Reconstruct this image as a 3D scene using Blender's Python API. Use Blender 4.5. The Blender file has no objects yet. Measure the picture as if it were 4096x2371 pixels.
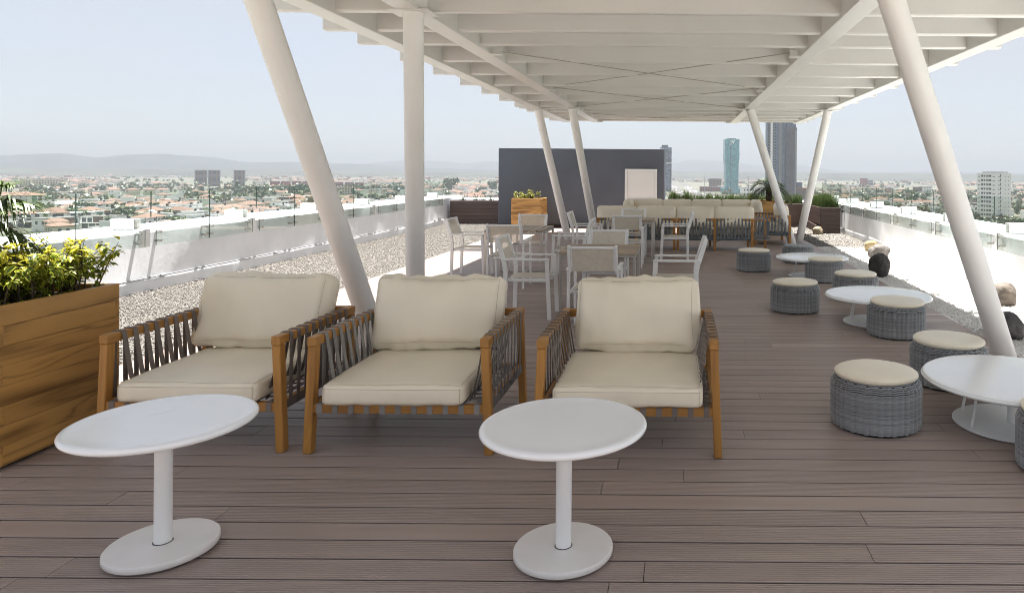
import bpy, math, random
import numpy as np
from mathutils import Vector, Matrix, noise as mnoise
R = math.radians
S = bpy.context.scene
C = S.collection
rng = random.Random(7)

# ------------------------------------------------------------------ camera
cd = bpy.data.cameras.new('camera')
cam = bpy.data.objects.new('camera', cd); C.objects.link(cam)
cd.sensor_width = 36.0; cd.lens = 2830 / 4096 * 36
cd.shift_x = -666 / 4096; cd.shift_y = -496.5 / 4096
cd.clip_start = 0.05; cd.clip_end = 40000
cam.matrix_world = Matrix.Translation((0, 0, 1.55)) @ Matrix.Rotation(R(90), 4, 'X') @ Matrix.Rotation(0.0075, 4, 'Z')
S.camera = cam

# ------------------------------------------------------------------ sky, sun, exposure
SUN = Vector((0.0, 0.227, 1.0)).normalized()
w = bpy.data.worlds.new('World'); S.world = w; w.use_nodes = True
nt = w.node_tree; bg = nt.nodes['Background']
sky = nt.nodes.new('ShaderNodeTexSky'); sky.sky_type = 'NISHITA'; sky.sun_disc = False
sky.sun_elevation = math.asin(SUN.z); sky.sun_rotation = math.atan2(SUN.x, SUN.y)
sky.altitude = 2100; sky.air_density = 1.0; sky.dust_density = 4.0; sky.ozone_density = 1.5
# thin high veil of cloud over the whole sky
tc = nt.nodes.new('ShaderNodeTexCoord')
mp = nt.nodes.new('ShaderNodeMapping'); mp.inputs['Scale'].default_value = (1.0, 1.0, 3.5)
nz = nt.nodes.new('ShaderNodeTexNoise'); nz.inputs['Scale'].default_value = 1.6; nz.inputs['Detail'].default_value = 5
rp = nt.nodes.new('ShaderNodeMapRange'); rp.inputs[1].default_value = 0.35; rp.inputs[2].default_value = 0.75
rp.inputs[3].default_value = 0.62; rp.inputs[4].default_value = 0.95
mx = nt.nodes.new('ShaderNodeMixRGB'); mx.inputs[2].default_value = (3.50, 3.58, 3.74, 1)
nt.links.new(tc.outputs['Generated'], mp.inputs[0]); nt.links.new(mp.outputs[0], nz.inputs['Vector'])
nt.links.new(nz.outputs[0], rp.inputs[0]); nt.links.new(rp.outputs[0], mx.inputs[0])
nt.links.new(sky.outputs[0], mx.inputs[1]); nt.links.new(mx.outputs[0], bg.inputs[0])
bg.inputs[1].default_value = 0.05
sd = bpy.data.lights.new('sun', 'SUN'); sd.energy = 5.0; sd.angle = R(0.53); sd.color = (1.0, 0.965, 0.91)
sun = bpy.data.objects.new('sun', sd); C.objects.link(sun)
sun.rotation_euler = SUN.to_track_quat('Z', 'Y').to_euler(); sun.location = (0, 0, 60)
S.view_settings.view_transform = 'Standard'; S.view_settings.look = 'None'
S.view_settings.gamma = 1.0; S.view_settings.use_curve_mapping = False
S.view_settings.exposure = 2.1
S.render.engine = 'CYCLES'
cy = S.cycles
cy.use_denoising = True; cy.filter_width = 1.0; cy.caustics_reflective = False; cy.caustics_refractive = False
cy.max_bounces = 8; cy.diffuse_bounces = 5; cy.glossy_bounces = 3; cy.transmission_bounces = 4
cy.transparent_max_bounces = 12; cy.volume_bounces = 1
cy.sample_clamp_indirect = 8.0

# ------------------------------------------------------------------ helpers
class MB:
    def __init__(s):
        s.v = []; s.f = []; s.m = []; s.cm = 0
    def add(s, vs, fs):
        o = len(s.v); s.v.extend([tuple(p) for p in vs])
        for f in fs:
            s.f.append(tuple(i + o for i in f)); s.m.append(s.cm)
    def box(s, x0, x1, y0, y1, z0, z1, c=0.0, M=None):
        if c <= 0:
            vs = [(x, y, z) for z in (z0, z1) for y in (y0, y1) for x in (x0, x1)]
            fs = [(0, 2, 3, 1), (4, 5, 7, 6), (0, 1, 5, 4), (2, 6, 7, 3), (0, 4, 6, 2), (1, 3, 7, 5)]
        else:
            cx, cy_, cz = (x0 + x1) / 2, (y0 + y1) / 2, (z0 + z1) / 2
            h = ((x1 - x0) / 2, (y1 - y0) / 2, (z1 - z0) / 2)
            c = min(c, min(h) * 0.9)
            vs = []; idx = {}
            for sx in (-1, 1):
                for sy in (-1, 1):
                    for sz in (-1, 1):
                        sg = (sx, sy, sz)
                        for a in range(3):
                            p = [sg[k] * (h[k] - (c if k != a else 0)) for k in range(3)]
                            idx[(sg, a)] = len(vs); vs.append((cx + p[0], cy_ + p[1], cz + p[2]))
            fs = []
            def out(f):
                a, b, d = (Vector(vs[f[i]]) for i in (0, 1, 2))
                n = (b - a).cross(d - a)
                m = sum((Vector(vs[i]) for i in f), Vector()) / len(f) - Vector((cx, cy_, cz))
                return f if n.dot(m) > 0 else tuple(reversed(f))
            for a in range(3):
                b, d = (a + 1) % 3, (a + 2) % 3
                for sa in (-1, 1):
                    q = []
                    for (sb, s2) in ((-1, -1), (1, -1), (1, 1), (-1, 1)):
                        g = [0, 0, 0]; g[a] = sa; g[b] = sb; g[d] = s2
                        q.append(idx[(tuple(g), a)])
                    fs.append(out(tuple(q)))
                for sb in (-1, 1):
                    for s2 in (-1, 1):
                        g0 = [0, 0, 0]; g0[a] = -1; g0[b] = sb; g0[d] = s2
                        g1 = list(g0); g1[a] = 1
                        fs.append(out((idx[(tuple(g0), b)], idx[(tuple(g1), b)], idx[(tuple(g1), d)], idx[(tuple(g0), d)])))
            for sx in (-1, 1):
                for sy in (-1, 1):
                    for sz in (-1, 1):
                        g = (sx, sy, sz)
                        fs.append(out((idx[(g, 0)], idx[(g, 1)], idx[(g, 2)])))
        if M is not None: vs = [M @ Vector(p) for p in vs]
        s.add(vs, fs); return s
    def bar(s, p0, p1, wx, wy, c=0.0, up=(0, 1, 0)):
        p0, p1 = Vector(p0), Vector(p1); d = p1 - p0; L = d.length; z = d / L
        y = Vector(up); y = (y - z * y.dot(z)).normalized(); x = y.cross(z)
        M = Matrix(((x.x, y.x, z.x, p0.x), (x.y, y.y, z.y, p0.y), (x.z, y.z, z.z, p0.z), (0, 0, 0, 1)))
        return s.box(-wx / 2, wx / 2, -wy / 2, wy / 2, 0, L, c, M)
    def tube(s, pts, r, n=8, cap=True, closed=False):
        pts = [Vector(p) for p in pts]; N = len(pts); rr = r if isinstance(r, (list, tuple)) else [r] * N
        vs = []; ref = None
        for i, p in enumerate(pts):
            a = pts[(i - 1) % N] if (closed or i > 0) else p
            b = pts[(i + 1) % N] if (closed or i < N - 1) else p
            t = (b - a).normalized()
            if ref is None: ref = Vector((0, 0, 1)) if abs(t.z) < 0.9 else Vector((1, 0, 0))
            u = (ref - t * ref.dot(t)).normalized(); v = t.cross(u); ref = u
            for k in range(n):
                q = 2 * math.pi * k / n
                vs.append(p + (u * math.cos(q) + v * math.sin(q)) * rr[i])
        fs = []
        for i in range(N if closed else N - 1):
            j = (i + 1) % N
            for k in range(n):
                l = (k + 1) % n
                fs.append((i * n + k, i * n + l, j * n + l, j * n + k))
        if cap and not closed:
            fs.append(tuple(reversed(range(n)))); fs.append(tuple(range((N - 1) * n, N * n)))
        s.add(vs, fs); return s
    def lathe(s, prof, n=32, c=(0, 0, 0)):
        vs = []; fs = []; P = len(prof)
        for i in range(n):
            q = 2 * math.pi * i / n
            for (r, z) in prof: vs.append((c[0] + r * math.cos(q), c[1] + r * math.sin(q), c[2] + z))
        for i in range(n):
            j = (i + 1) % n
            for k in range(P - 1):
                fs.append((i * P + k, j * P + k, j * P + k + 1, i * P + k + 1))
        if prof[0][0] > 1e-6: fs.append(tuple(reversed([i * P for i in range(n)])))
        if prof[-1][0] > 1e-6: fs.append(tuple(i * P + P - 1 for i in range(n)))
        s.add(vs, fs); return s
    def prism(s, poly, z0, z1, M=None):
        n = len(poly)
        vs = [(x, y, z0) for x, y in poly] + [(x, y, z1) for x, y in poly]
        fs = [tuple(reversed(range(n))), tuple(range(n, 2 * n))] + [(i, (i + 1) % n, n + (i + 1) % n, n + i) for i in range(n)]
        if M is not None: vs = [M @ Vector(p) for p in vs]
        s.add(vs, fs); return s
    def ribbon(s, pts, side, width, th=0.003):
        """flat strap: polyline of Vectors, extruded +-width/2 along 'side', with thickness th"""
        pts = [Vector(p) for p in pts]; side = Vector(side).normalized(); N = len(pts); vs = []
        for i, p in enumerate(pts):
            t = (pts[min(i + 1, N - 1)] - pts[max(i - 1, 0)]).normalized(); nrm = side.cross(t).normalized()
            for (a, b) in ((-1, 0), (1, 0), (1, 1), (-1, 1)): vs.append(p + side * (a * width / 2) + nrm * (b * th))
        fs = [(0, 1, 2, 3), (4 * N - 1, 4 * N - 2, 4 * N - 3, 4 * N - 4)]
        for i in range(N - 1):
            for k in range(4):
                l = (k + 1) % 4
                fs.append((i * 4 + k, i * 4 + 4 + k, i * 4 + 4 + l, i * 4 + l))
        s.add(vs, fs); return s
    def mesh(s, name, mats, smooth=False, off=None, angle=40):
        me = bpy.data.meshes.new(name)
        vs = s.v if off is None else [(p[0] - off[0], p[1] - off[1], p[2] - off[2]) for p in s.v]
        me.from_pydata(vs, [], s.f)
        mats = mats if isinstance(mats, (list, tuple)) else [mats]
        for m in mats: me.materials.append(m)
        if len(mats) > 1: me.polygons.foreach_set('material_index', s.m)
        if smooth:
            me.polygons.foreach_set('use_smooth', [True] * len(me.polygons))
            me.set_sharp_from_angle(angle=R(angle))
        me.update(); return me
    def build(s, name, mats, parent=None, smooth=False, off=None, kind=None, angle=40, label=None):
        if off is None and parent is not None and parent.get('_off'): off = parent['_off']
        o = link(name, s.mesh(name, mats, smooth, off, angle), parent)
        if kind: o['kind'] = kind
        if label: o['label'] = label
        return o
def link(name, data, parent=None):
    o = bpy.data.objects.new(name, data); C.objects.link(o)
    if parent is not None: o.parent = parent
    return o
def thing(name, label, cat, loc=(0, 0, 0), rz=0.0, group=None):
    o = bpy.data.objects.new(name, None); C.objects.link(o)
    o.empty_display_size = 0.2
    o.location = loc; o.rotation_euler = (0, 0, rz)
    return tag(o, label, cat, group)
def tag(o, label, cat, group=None):
    o['label'] = label; o['category'] = cat
    if group: o['group'] = group
    return o
def kids(o): return [c for c in ALLKIDS.get(o, [])]
def copy_tree(o, parent=None, depth=0, swap=None):
    c = o.copy(); C.objects.link(c)
    if parent is not None: c.parent = parent
    if swap and o.type == 'MESH' and o.data.name in swap: c.data = swap[o.data.name]
    for ch in list(o.children): copy_tree(ch, c, depth + 1, swap)
    return c

# ------------------------------------------------------------------ materials
def mat(name, col, rough=0.5, spec=0.5, metal=0.0, var=0.0, vs=6.0, stretch=(1, 1, 1), bump=0.0, bs=80.0, rand=0.0,
        island=0.0, bdist=0.01, col2=None, detail=4.0, coat=0.0):
    m = bpy.data.materials.new(name); m.use_nodes = True; t = m.node_tree; L = t.links.new
    p = t.nodes['Principled BSDF']
    p.inputs['Roughness'].default_value = rough; p.inputs['Specular IOR Level'].default_value = spec
    p.inputs['Metallic'].default_value = metal
    if coat: p.inputs['Coat Weight'].default_value = coat; p.inputs['Coat Roughness'].default_value = 0.15
    c4 = (*col, 1); p.inputs['Base Color'].default_value = c4
    src = None
    if var or bump or rand or island or col2:
        tc = t.nodes.new('ShaderNodeTexCoord'); oi = t.nodes.new('ShaderNodeObjectInfo')
        ad = t.nodes.new('ShaderNodeVectorMath'); ad.operation = 'MULTIPLY_ADD'
        ad.inputs[1].default_value = (37.0, 19.0, 11.0)
        L(oi.outputs['Random'], ad.inputs[0]); L(tc.outputs['Object'], ad.inputs[2])
        mp = t.nodes.new('ShaderNodeMapping'); mp.inputs['Scale'].default_value = stretch
        L(ad.outputs[0], mp.inputs[0])
    if var or col2:
        n = t.nodes.new('ShaderNodeTexNoise'); n.inputs['Scale'].default_value = vs; n.inputs['Detail'].default_value = detail
        L(mp.outputs[0], n.inputs['Vector'])
        r = t.nodes.new('ShaderNodeValToRGB'); e = r.color_ramp.elements
        a = tuple(max(0, x * (1 - var)) for x in col); b = tuple(min(1, x * (1 + var)) for x in (col2 or col))
        e[0].position = 0.32; e[1].position = 0.68; e[0].color = (*a, 1); e[1].color = (*b, 1)
        L(n.outputs[0], r.inputs[0]); src = r.outputs[0]
    if rand or island:
        h = t.nodes.new('ShaderNodeHueSaturation'); h.inputs['Color'].default_value = c4
        mr = t.nodes.new('ShaderNodeMapRange'); q = rand or island
        mr.inputs[3].default_value = 1 - q; mr.inputs[4].default_value = 1 + q
        if island:
            g = t.nodes.new('ShaderNodeNewGeometry'); L(g.outputs['Random Per Island'], mr.inputs[0])
        else: L(oi.outputs['Random'], mr.inputs[0])
        L(mr.outputs[0], h.inputs['Value'])
        if src: L(src, h.inputs['Color'])
        src = h.outputs[0]
    if src: L(src, p.inputs['Base Color'])
    if bump:
        n2 = t.nodes.new('ShaderNodeTexNoise'); n2.inputs['Scale'].default_value = bs; n2.inputs['Detail'].default_value = 3
        L(mp.outputs[0], n2.inputs['Vector'])
        b = t.nodes.new('ShaderNodeBump'); b.inputs['Strength'].default_value = bump; b.inputs['Distance'].default_value = bdist
        L(n2.outputs[0], b.inputs['Height']); L(b.outputs[0], p.inputs['Normal'])
    return m
def wood(name, light, dark, axis='X', scale=1.0, fig=0.55, rough=0.45, rand=0.12):
    """wood: broad cathedral figure plus fine fibres along one axis"""
    m = bpy.data.materials.new(name); m.use_nodes = True; t = m.node_tree; L = t.links.new
    p = t.nodes['Principled BSDF']; p.inputs['Roughness'].default_value = rough
    tc = t.nodes.new('ShaderNodeTexCoord'); oi = t.nodes.new('ShaderNodeObjectInfo')
    ad = t.nodes.new('ShaderNodeVectorMath'); ad.operation = 'MULTIPLY_ADD'; ad.inputs[1].default_value = (23.0, 41.0, 17.0)
    L(oi.outputs['Random'], ad.inputs[0]); L(tc.outputs['Object'], ad.inputs[2])
    k = 'XYZ'.index(axis); sc1 = [4.2 * scale] * 3; sc1[k] = 0.55 * scale; sc2 = [150.0 * scale] * 3; sc2[k] = 2.5 * scale
    def nz(sc, det, dist):
        mp = t.nodes.new('ShaderNodeMapping'); mp.inputs['Scale'].default_value = sc; L(ad.outputs[0], mp.inputs[0])
        n = t.nodes.new('ShaderNodeTexNoise'); n.inputs['Scale'].default_value = 1.0; n.inputs['Detail'].default_value = det
        n.inputs['Distortion'].default_value = dist; L(mp.outputs[0], n.inputs['Vector']); return n
    a = nz(sc1, 1.5, 0.9); b = nz(sc2, 2.0, 0.0)
    m2 = t.nodes.new('ShaderNodeMath'); m2.operation = 'MULTIPLY_ADD'; m2.inputs[1].default_value = 0.10; L(b.outputs[0], m2.inputs[0]); L(a.outputs[0], m2.inputs[2])
    r = t.nodes.new('ShaderNodeValToRGB'); e = r.color_ramp.elements
    mixc = lambda q: tuple(dark[i] + (light[i] - dark[i]) * q for i in range(3)) + (1,)
    e[0].position = 0.34; e[0].color = mixc(1 - fig); e[1].position = 0.80; e[1].color = mixc(0.95)
    for ps, q in ((0.40, 1 - 0.45 * fig), (0.455, 0.92), (0.50, 1.0), (0.545, 0.88), (0.575, 1 - 0.7 * fig), (0.60, 0.9), (0.655, 1.0), (0.69, 1 - 0.5 * fig), (0.72, 0.95)):
        x = e.new(ps); x.color = mixc(q)
    L(m2.outputs[0], r.inputs[0])
    h = t.nodes.new('ShaderNodeHueSaturation'); mr = t.nodes.new('ShaderNodeMapRange')
    mr.inputs[3].default_value = 1 - rand; mr.inputs[4].default_value = 1 + rand
    L(oi.outputs['Random'], mr.inputs[0]); L(mr.outputs[0], h.inputs['Value']); L(r.outputs[0], h.inputs['Color'])
    L(h.outputs[0], p.inputs['Base Color'])
    bp = t.nodes.new('ShaderNodeBump'); bp.inputs['Strength'].default_value = 0.15; bp.inputs['Distance'].default_value = 0.002
    L(b.outputs[0], bp.inputs['Height']); L(bp.outputs[0], p.inputs['Normal'])
    return m
def leafmat(name, col, var=0.25, trans=0.35, rough=0.45):
    m = bpy.data.materials.new(name); m.use_nodes = True; t = m.node_tree; L = t.links.new
    p = t.nodes['Principled BSDF']; p.inputs['Roughness'].default_value = rough
    g = t.nodes.new('ShaderNodeNewGeometry'); oi = t.nodes.new('ShaderNodeObjectInfo')
    ad = t.nodes.new('ShaderNodeMath'); ad.operation = 'ADD'; L(g.outputs['Random Per Island'], ad.inputs[0]); L(oi.outputs['Random'], ad.inputs[1])
    fr = t.nodes.new('ShaderNodeMath'); fr.operation = 'FRACT'; L(ad.outputs[0], fr.inputs[0])
    mr = t.nodes.new('ShaderNodeMapRange'); mr.inputs[3].default_value = 1 - var; mr.inputs[4].default_value = 1 + var
    L(fr.outputs[0], mr.inputs[0])
    h = t.nodes.new('ShaderNodeHueSaturation'); h.inputs['Color'].default_value = (*col, 1); L(mr.outputs[0], h.inputs['Value'])
    L(h.outputs[0], p.inputs['Base Color'])
    tr = t.nodes.new('ShaderNodeBsdfTranslucent'); L(h.outputs[0], tr.inputs[0])
    mx = t.nodes.new('ShaderNodeMixShader'); mx.inputs[0].default_value = trans
    L(p.outputs[0], mx.inputs[1]); L(tr.outputs[0], mx.inputs[2]); L(mx.outputs[0], t.nodes['Material Output'].inputs[0])
    return m
def thinglass(name, tint, refl=1.0):
    m = bpy.data.materials.new(name); m.use_nodes = True; t = m.node_tree; L = t.links.new
    t.nodes.remove(t.nodes['Principled BSDF'])
    tr = t.nodes.new('ShaderNodeBsdfTransparent'); tr.inputs[0].default_value = (*tint, 1)
    gl = t.nodes.new('ShaderNodeBsdfGlossy'); gl.inputs['Roughness'].default_value = 0.02
    lw = t.nodes.new('ShaderNodeLayerWeight'); lw.inputs[0].default_value = 0.5
    pw = t.nodes.new('ShaderNodeMath'); pw.operation = 'POWER'; pw.inputs[1].default_value = 5.0; L(lw.outputs['Facing'], pw.inputs[0])
    ma = t.nodes.new('ShaderNodeMath'); ma.operation = 'MULTIPLY_ADD'; ma.inputs[1].default_value = 0.9; ma.inputs[2].default_value = 0.035; L(pw.outputs[0], ma.inputs[0])
    mx = t.nodes.new('ShaderNodeMixShader'); L(ma.outputs[0], mx.inputs[0]); L(tr.outputs[0], mx.inputs[1]); L(gl.outputs[0], mx.inputs[2])
    L(mx.outputs[0], t.nodes['Material Output'].inputs[0]); return m
def meshcloth(name, col, alpha=0.8):
    m = mat(name, col, 0.75, 0.2, var=0.06, vs=30)
    t = m.node_tree; L = t.links.new; p = t.nodes['Principled BSDF']
    tr = t.nodes.new('ShaderNodeBsdfTransparent'); mx = t.nodes.new('ShaderNodeMixShader'); mx.inputs[0].default_value = alpha
    L(tr.outputs[0], mx.inputs[1]); L(p.outputs[0], mx.inputs[2]); L(mx.outputs[0], t.nodes['Material Output'].inputs[0])
    return m
M = {}
M['board'] = mat('deck composite', (0.345, 0.270, 0.234), 0.43, 0.45, var=0.09, vs=2.2, stretch=(0.8, 5, 5), bump=0.12, bs=70, bdist=0.001, rand=0.035)
M['underdeck'] = mat('deck bearers', (0.03, 0.027, 0.025), 0.9)
M['canopy'] = mat('cream canopy paint', (0.69, 0.685, 0.66), 0.32, 0.5, var=0.035, vs=1.2, bump=0.04, bs=6, bdist=0.02)
M['column'] = mat('grainy column paint', (0.80, 0.79, 0.77), 0.5, 0.4, var=0.04, vs=2.0, bump=0.35, bs=260, bdist=0.003)
M['steel'] = mat('brushed steel', (0.55, 0.53, 0.5), 0.32, metal=1.0)
M['rod'] = mat('galvanised rod', (0.36, 0.33, 0.28), 0.5)
M['pipe'] = mat('grey pipe', (0.26, 0.26, 0.27), 0.6)
M['darksteel'] = mat('dark steel', (0.12, 0.115, 0.11), 0.4, metal=0.8)
M['render'] = mat('white render', (0.80, 0.815, 0.84), 0.75, 0.2, var=0.05, vs=2.5, bump=0.3, bs=14, bdist=0.006)
M['whitepaint'] = mat('white paint', (0.82, 0.82, 0.81), 0.4, 0.4)
M['tabletop'] = mat('white table lacquer', (0.86, 0.88, 0.89), 0.2, 0.5, var=0.015, vs=4, coat=0.25)
M['tablebase'] = mat('off white table base', (0.80, 0.765, 0.73), 0.35, 0.5, var=0.04, vs=6)
M['chairmetal'] = mat('white powder coat', (0.87, 0.87, 0.865), 0.35, 0.5)
M['sling'] = meshcloth('cream mesh sling', (0.74, 0.68, 0.57), 0.84)
M['leather'] = mat('cream leatherette', (0.82, 0.75, 0.605), 0.42, 0.45, var=0.05, vs=2.5, bump=0.12, bs=420, bdist=0.0015)
M['stitch'] = mat('stitching', (0.50, 0.44, 0.345), 0.8)
M['strap'] = mat('taupe webbing', (0.165, 0.14, 0.128), 0.6, 0.3, bump=0.4, bs=500, bdist=0.001, rand=0.1)
M['strapgrey'] = mat('grey webbing', (0.225, 0.215, 0.205), 0.6, 0.3, bump=0.4, bs=500, bdist=0.001, rand=0.1)
M['strapblue'] = mat('slate webbing', (0.15, 0.165, 0.18), 0.6, 0.3, rand=0.08)
M['teak'] = wood('oiled teak upright', (0.41, 0.195, 0.042), (0.17, 0.07, 0.014), 'Z', 2.0, 0.5)
M['teakx'] = wood('oiled teak across', (0.41, 0.195, 0.042), (0.17, 0.07, 0.014), 'X', 2.0, 0.5)
M['teaky'] = wood('oiled teak along', (0.41, 0.195, 0.042), (0.17, 0.07, 0.014), 'Y', 2.0, 0.5)
M['plank'] = wood('planter wood', (0.53, 0.295, 0.088), (0.12, 0.052, 0.014), 'Y', 1.0, 0.9, 0.4, 0.14)
M['plankx'] = wood('planter wood x', (0.53, 0.295, 0.088), (0.12, 0.052, 0.014), 'X', 1.0, 0.9, 0.4, 0.14)
M['slat'] = wood('weathered table slat', (0.42, 0.335, 0.245), (0.20, 0.13, 0.085), 'X', 2.0, 0.4, 0.55, 0.22)
M['slaty'] = wood('weathered table slat long', (0.44, 0.37, 0.29), (0.22, 0.15, 0.10), 'Y', 2.0, 0.4, 0.55, 0.22)
M['rattan'] = mat('grey resin wicker', (0.34, 0.352, 0.365), 0.33, 0.5, island=0.2)
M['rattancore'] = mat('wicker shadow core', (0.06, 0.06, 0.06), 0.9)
M['wallgrey'] = mat('slate grey wall paint', (0.115, 0.13, 0.16), 0.7, 0.3, var=0.07, vs=1.2, bump=0.2, bs=30, bdist=0.004)
M['black'] = mat('black skirting', (0.012, 0.012, 0.012), 0.5)
M['door'] = mat('white door enamel', (0.78, 0.81, 0.82), 0.4, 0.4, var=0.02, vs=2)
M['glass'] = thinglass('railing glass', (0.948, 0.982, 0.966))
M['glassedge'] = mat('glass edge', (0.04, 0.075, 0.062), 0.2)
M['gravel'] = mat('river gravel', (0.215, 0.20, 0.182), 0.8, 0.3, island=0.27)
M['gravelbed'] = mat('gravel bed', (0.17, 0.157, 0.142), 0.95, 0.1, var=0.3, vs=40)
M['sand'] = mat('white marble gravel', (0.74, 0.72, 0.69), 0.9, 0.1, var=0.12, vs=45, bump=0.9, bs=55, bdist=0.02)
M['sandchip'] = mat('white marble chip', (0.72, 0.70, 0.67), 0.85, 0.1, island=0.14)
M['composite'] = mat('brown composite plank', (0.115, 0.083, 0.075), 0.55, 0.3, var=0.1, vs=4, stretch=(1, 1, 14), bump=0.3, bs=50, bdist=0.002, rand=0.1)
M['soil'] = mat('soil', (0.04, 0.028, 0.02), 0.95, var=0.4, vs=30)
M['leafin'] = leafmat('leaf green', (0.095, 0.165, 0.02), 0.35, 0.4)
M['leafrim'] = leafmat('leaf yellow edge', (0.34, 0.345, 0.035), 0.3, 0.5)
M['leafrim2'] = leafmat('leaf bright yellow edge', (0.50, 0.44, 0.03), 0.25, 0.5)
M['leafy'] = leafmat('yellow shrub leaf', (0.22, 0.215, 0.022), 0.35, 0.4)
M['stem'] = mat('woody stem', (0.07, 0.05, 0.03), 0.8)
M['blade'] = leafmat('grass blade', (0.075, 0.115, 0.032), 0.4, 0.25)
M['frond'] = leafmat('palm leaflet', (0.085, 0.13, 0.035), 0.3, 0.25)
M['frondbrown'] = leafmat('dry palm leaflet', (0.21, 0.135, 0.05), 0.3, 0.2)
M['palmbark'] = mat('palm bark', (0.09, 0.06, 0.04), 0.9, var=0.3, vs=20, bump=0.6, bs=30)
def rockmat(n, c, v=0.35): return mat(n, c, 0.8, 0.25, var=v, vs=5, bump=0.7, bs=22, bdist=0.02, detail=8)
# ================================================================== TERRACE
DL, DR, D0, D1 = -4.39, 2.93, 1.40, 20.0        # deck edges
b = MB(); b.box(-7.8, 5.25, -7, 22.6, -34.4, -0.10)
slab = b.build('rooftop_terrace', M['render'], None); slab['kind'] = 'structure'
b = MB(); b.box(DL + 0.01, DR - 0.01, -5, D1, -0.099, -0.027)
deck = b.build('deck', M['underdeck'], None); deck['kind'] = 'structure'
# deck boards: ribbed profile with real grooves, one unit long in X
def board_mesh(name, ribs):
    W, T = 0.1340, 0.024; pr = [(0.007, -T), (0.007, -0.0045), (0.0, -0.0035), (0.0, -0.0015), (0.0015, 0.0)]
    for k in range(ribs):
        y = W * (k + 0.75) / (ribs + 0.5)
        pr += [(y - 0.0021, 0.0), (y - 0.0013, -0.0022), (y + 0.0013, -0.0022), (y + 0.0021, 0.0)]
    pr += [(W - 0.0015, 0.0), (W, -0.0015), (W, -0.0035), (W - 0.007, -0.0045), (W - 0.007, -T)]
    m = MB(); n = len(pr)
    m.add([(-0.5, y, z) for y, z in pr] + [(0.5, y, z) for y, z in pr],
          [(i, i + 1, n + i + 1, n + i) for i in range(n - 1)] + [tuple(range(n)), tuple(range(2 * n - 1, n - 1, -1))])
    m.f = [tuple(reversed(f)) for f in m.f]
    return m
BM1, BM2 = board_mesh('b', 9), board_mesh('b', 0)
bm_ribbed = BM1.mesh('board', M['board']); bm_plain = BM2.mesh('board_plain', M['board'])
r2 = random.Random(3); rows = []; pitch = 0.14474
known = {0: -0.52, 3: 0.9, 5: 1.6, 7: -2.35, 8: -0.55, 9: -1.2}
for k in range(-9, 124):
    y = 2.683 + pitch * k
    if y > D1 - 0.15: break
    xs = [DL]; x = DL + r2.uniform(0.5, 2.6)
    while x < DR - 0.5:
        xs.append(x); x += r2.uniform(2.1, 2.9)
    xs.append(DR)
    for a, c in zip(xs[:-1], xs[1:]): rows.append((y + 0.0025, a + 0.0015, c - 0.0015, r2.random()))
rows.sort(key=lambda q: q[0]); far = MB()
for k in range(-46, -9):
    y = 2.683 + pitch * k; far.box(DL, DR, y, y + 0.1340, -0.024, 0, 0.002)
for i, (y, a, c, q) in enumerate(rows):
    if i < 300:
        o = link('board', bm_plain if q < 0.06 else bm_ribbed, deck)
        o.location = ((a + c) / 2, y, r2.uniform(-0.0012, 0)); o.scale = (c - a, 1, 1)
    else:
        far.box(a, c, y, y + 0.1340, -0.024, r2.uniform(-0.0012, 0), 0.002)
far.build('board', M['board'], deck, kind='stuff')
# loose gravel left and right: real pebbles over a bed
def sheet(name, x0, x1, y0, y1, z, m, n=1):
    b = MB(); b.add([(x0, y0, z), (x1, y0, z), (x1, y1, z), (x0, y1, z)], [(0, 1, 2, 3)])
    o = b.build(name, m); o['kind'] = 'structure'; return o
def pebbles(name, regions, size, m, seed, squash=0.55):
    g = np.random.default_rng(seed)
    base = np.array([(1, 0, 0), (-1, 0, 0), (0, 1, 0), (0, -1, 0), (0, 0, 1), (0, 0, -1)], float)
    tri = np.array([(0, 2, 4), (2, 1, 4), (1, 3, 4), (3, 0, 4), (2, 0, 5), (1, 2, 5), (3, 1, 5), (0, 3, 5)])
    P = []
    for (x0, x1, y0, y1, n, z) in regions:
        P.append(np.stack([g.uniform(x0, x1, n), g.uniform(y0, y1, n), np.full(n, z) + g.uniform(-0.004, 0.012, n)], 1))
    P = np.concatenate(P); N = len(P)
    sc = size * g.uniform(0.55, 1.25, (N, 1, 1)) * np.stack([g.uniform(0.7, 1.3, N), g.uniform(0.6, 1.1, N), np.full(N, squash)], 1)[:, None, :]
    v = base[None] * sc + g.normal(0, 0.12, (N, 6, 3)) * size
    a = g.uniform(0, 2 * np.pi, N); ca, sa = np.cos(a)[:, None], np.sin(a)[:, None]
    x = v[..., 0] * ca - v[..., 1] * sa; y = v[..., 0] * sa + v[..., 1] * ca
    v = np.stack([x, y, v[..., 2]], 2) + P[:, None, :]
    f = (tri[None] + (np.arange(N) * 6)[:, None, None]).reshape(-1, 3)
    me = bpy.data.meshes.new(name); me.vertices.add(N * 6); me.vertices.foreach_set('co', v.reshape(-1).astype(np.float32))
    nf = len(f); me.loops.add(nf * 3); me.loops.foreach_set('vertex_index', f.reshape(-1).astype(np.int32))
    me.polygons.add(nf); me.polygons.foreach_set('loop_start', (np.arange(nf) * 3).astype(np.int32))
    me.polygons.foreach_set('loop_total', np.full(nf, 3, np.int32)); me.update(calc_edges=True); me.materials.append(m)
    o = link(name, me); o['kind'] = 'stuff'; return o
sheet('gravel_bed', -7.0, DL + 0.004, -5, 21.2, -0.022, M['gravelbed'])
sheet('gravel_bed', DR - 0.004, 4.5, 14.7, 21.2, -0.022, M['gravelbed'])
tag(pebbles('gravel', [(-6.755, DL, 3.5, 9.5, 38000, -0.012), (-6.755, DL, 9.5, 20.8, 40000, -0.012)], 0.0122, M['gravel'], 1, 0.42),
    'grey beige river gravel along the left parapet', 'gravel')
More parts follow.
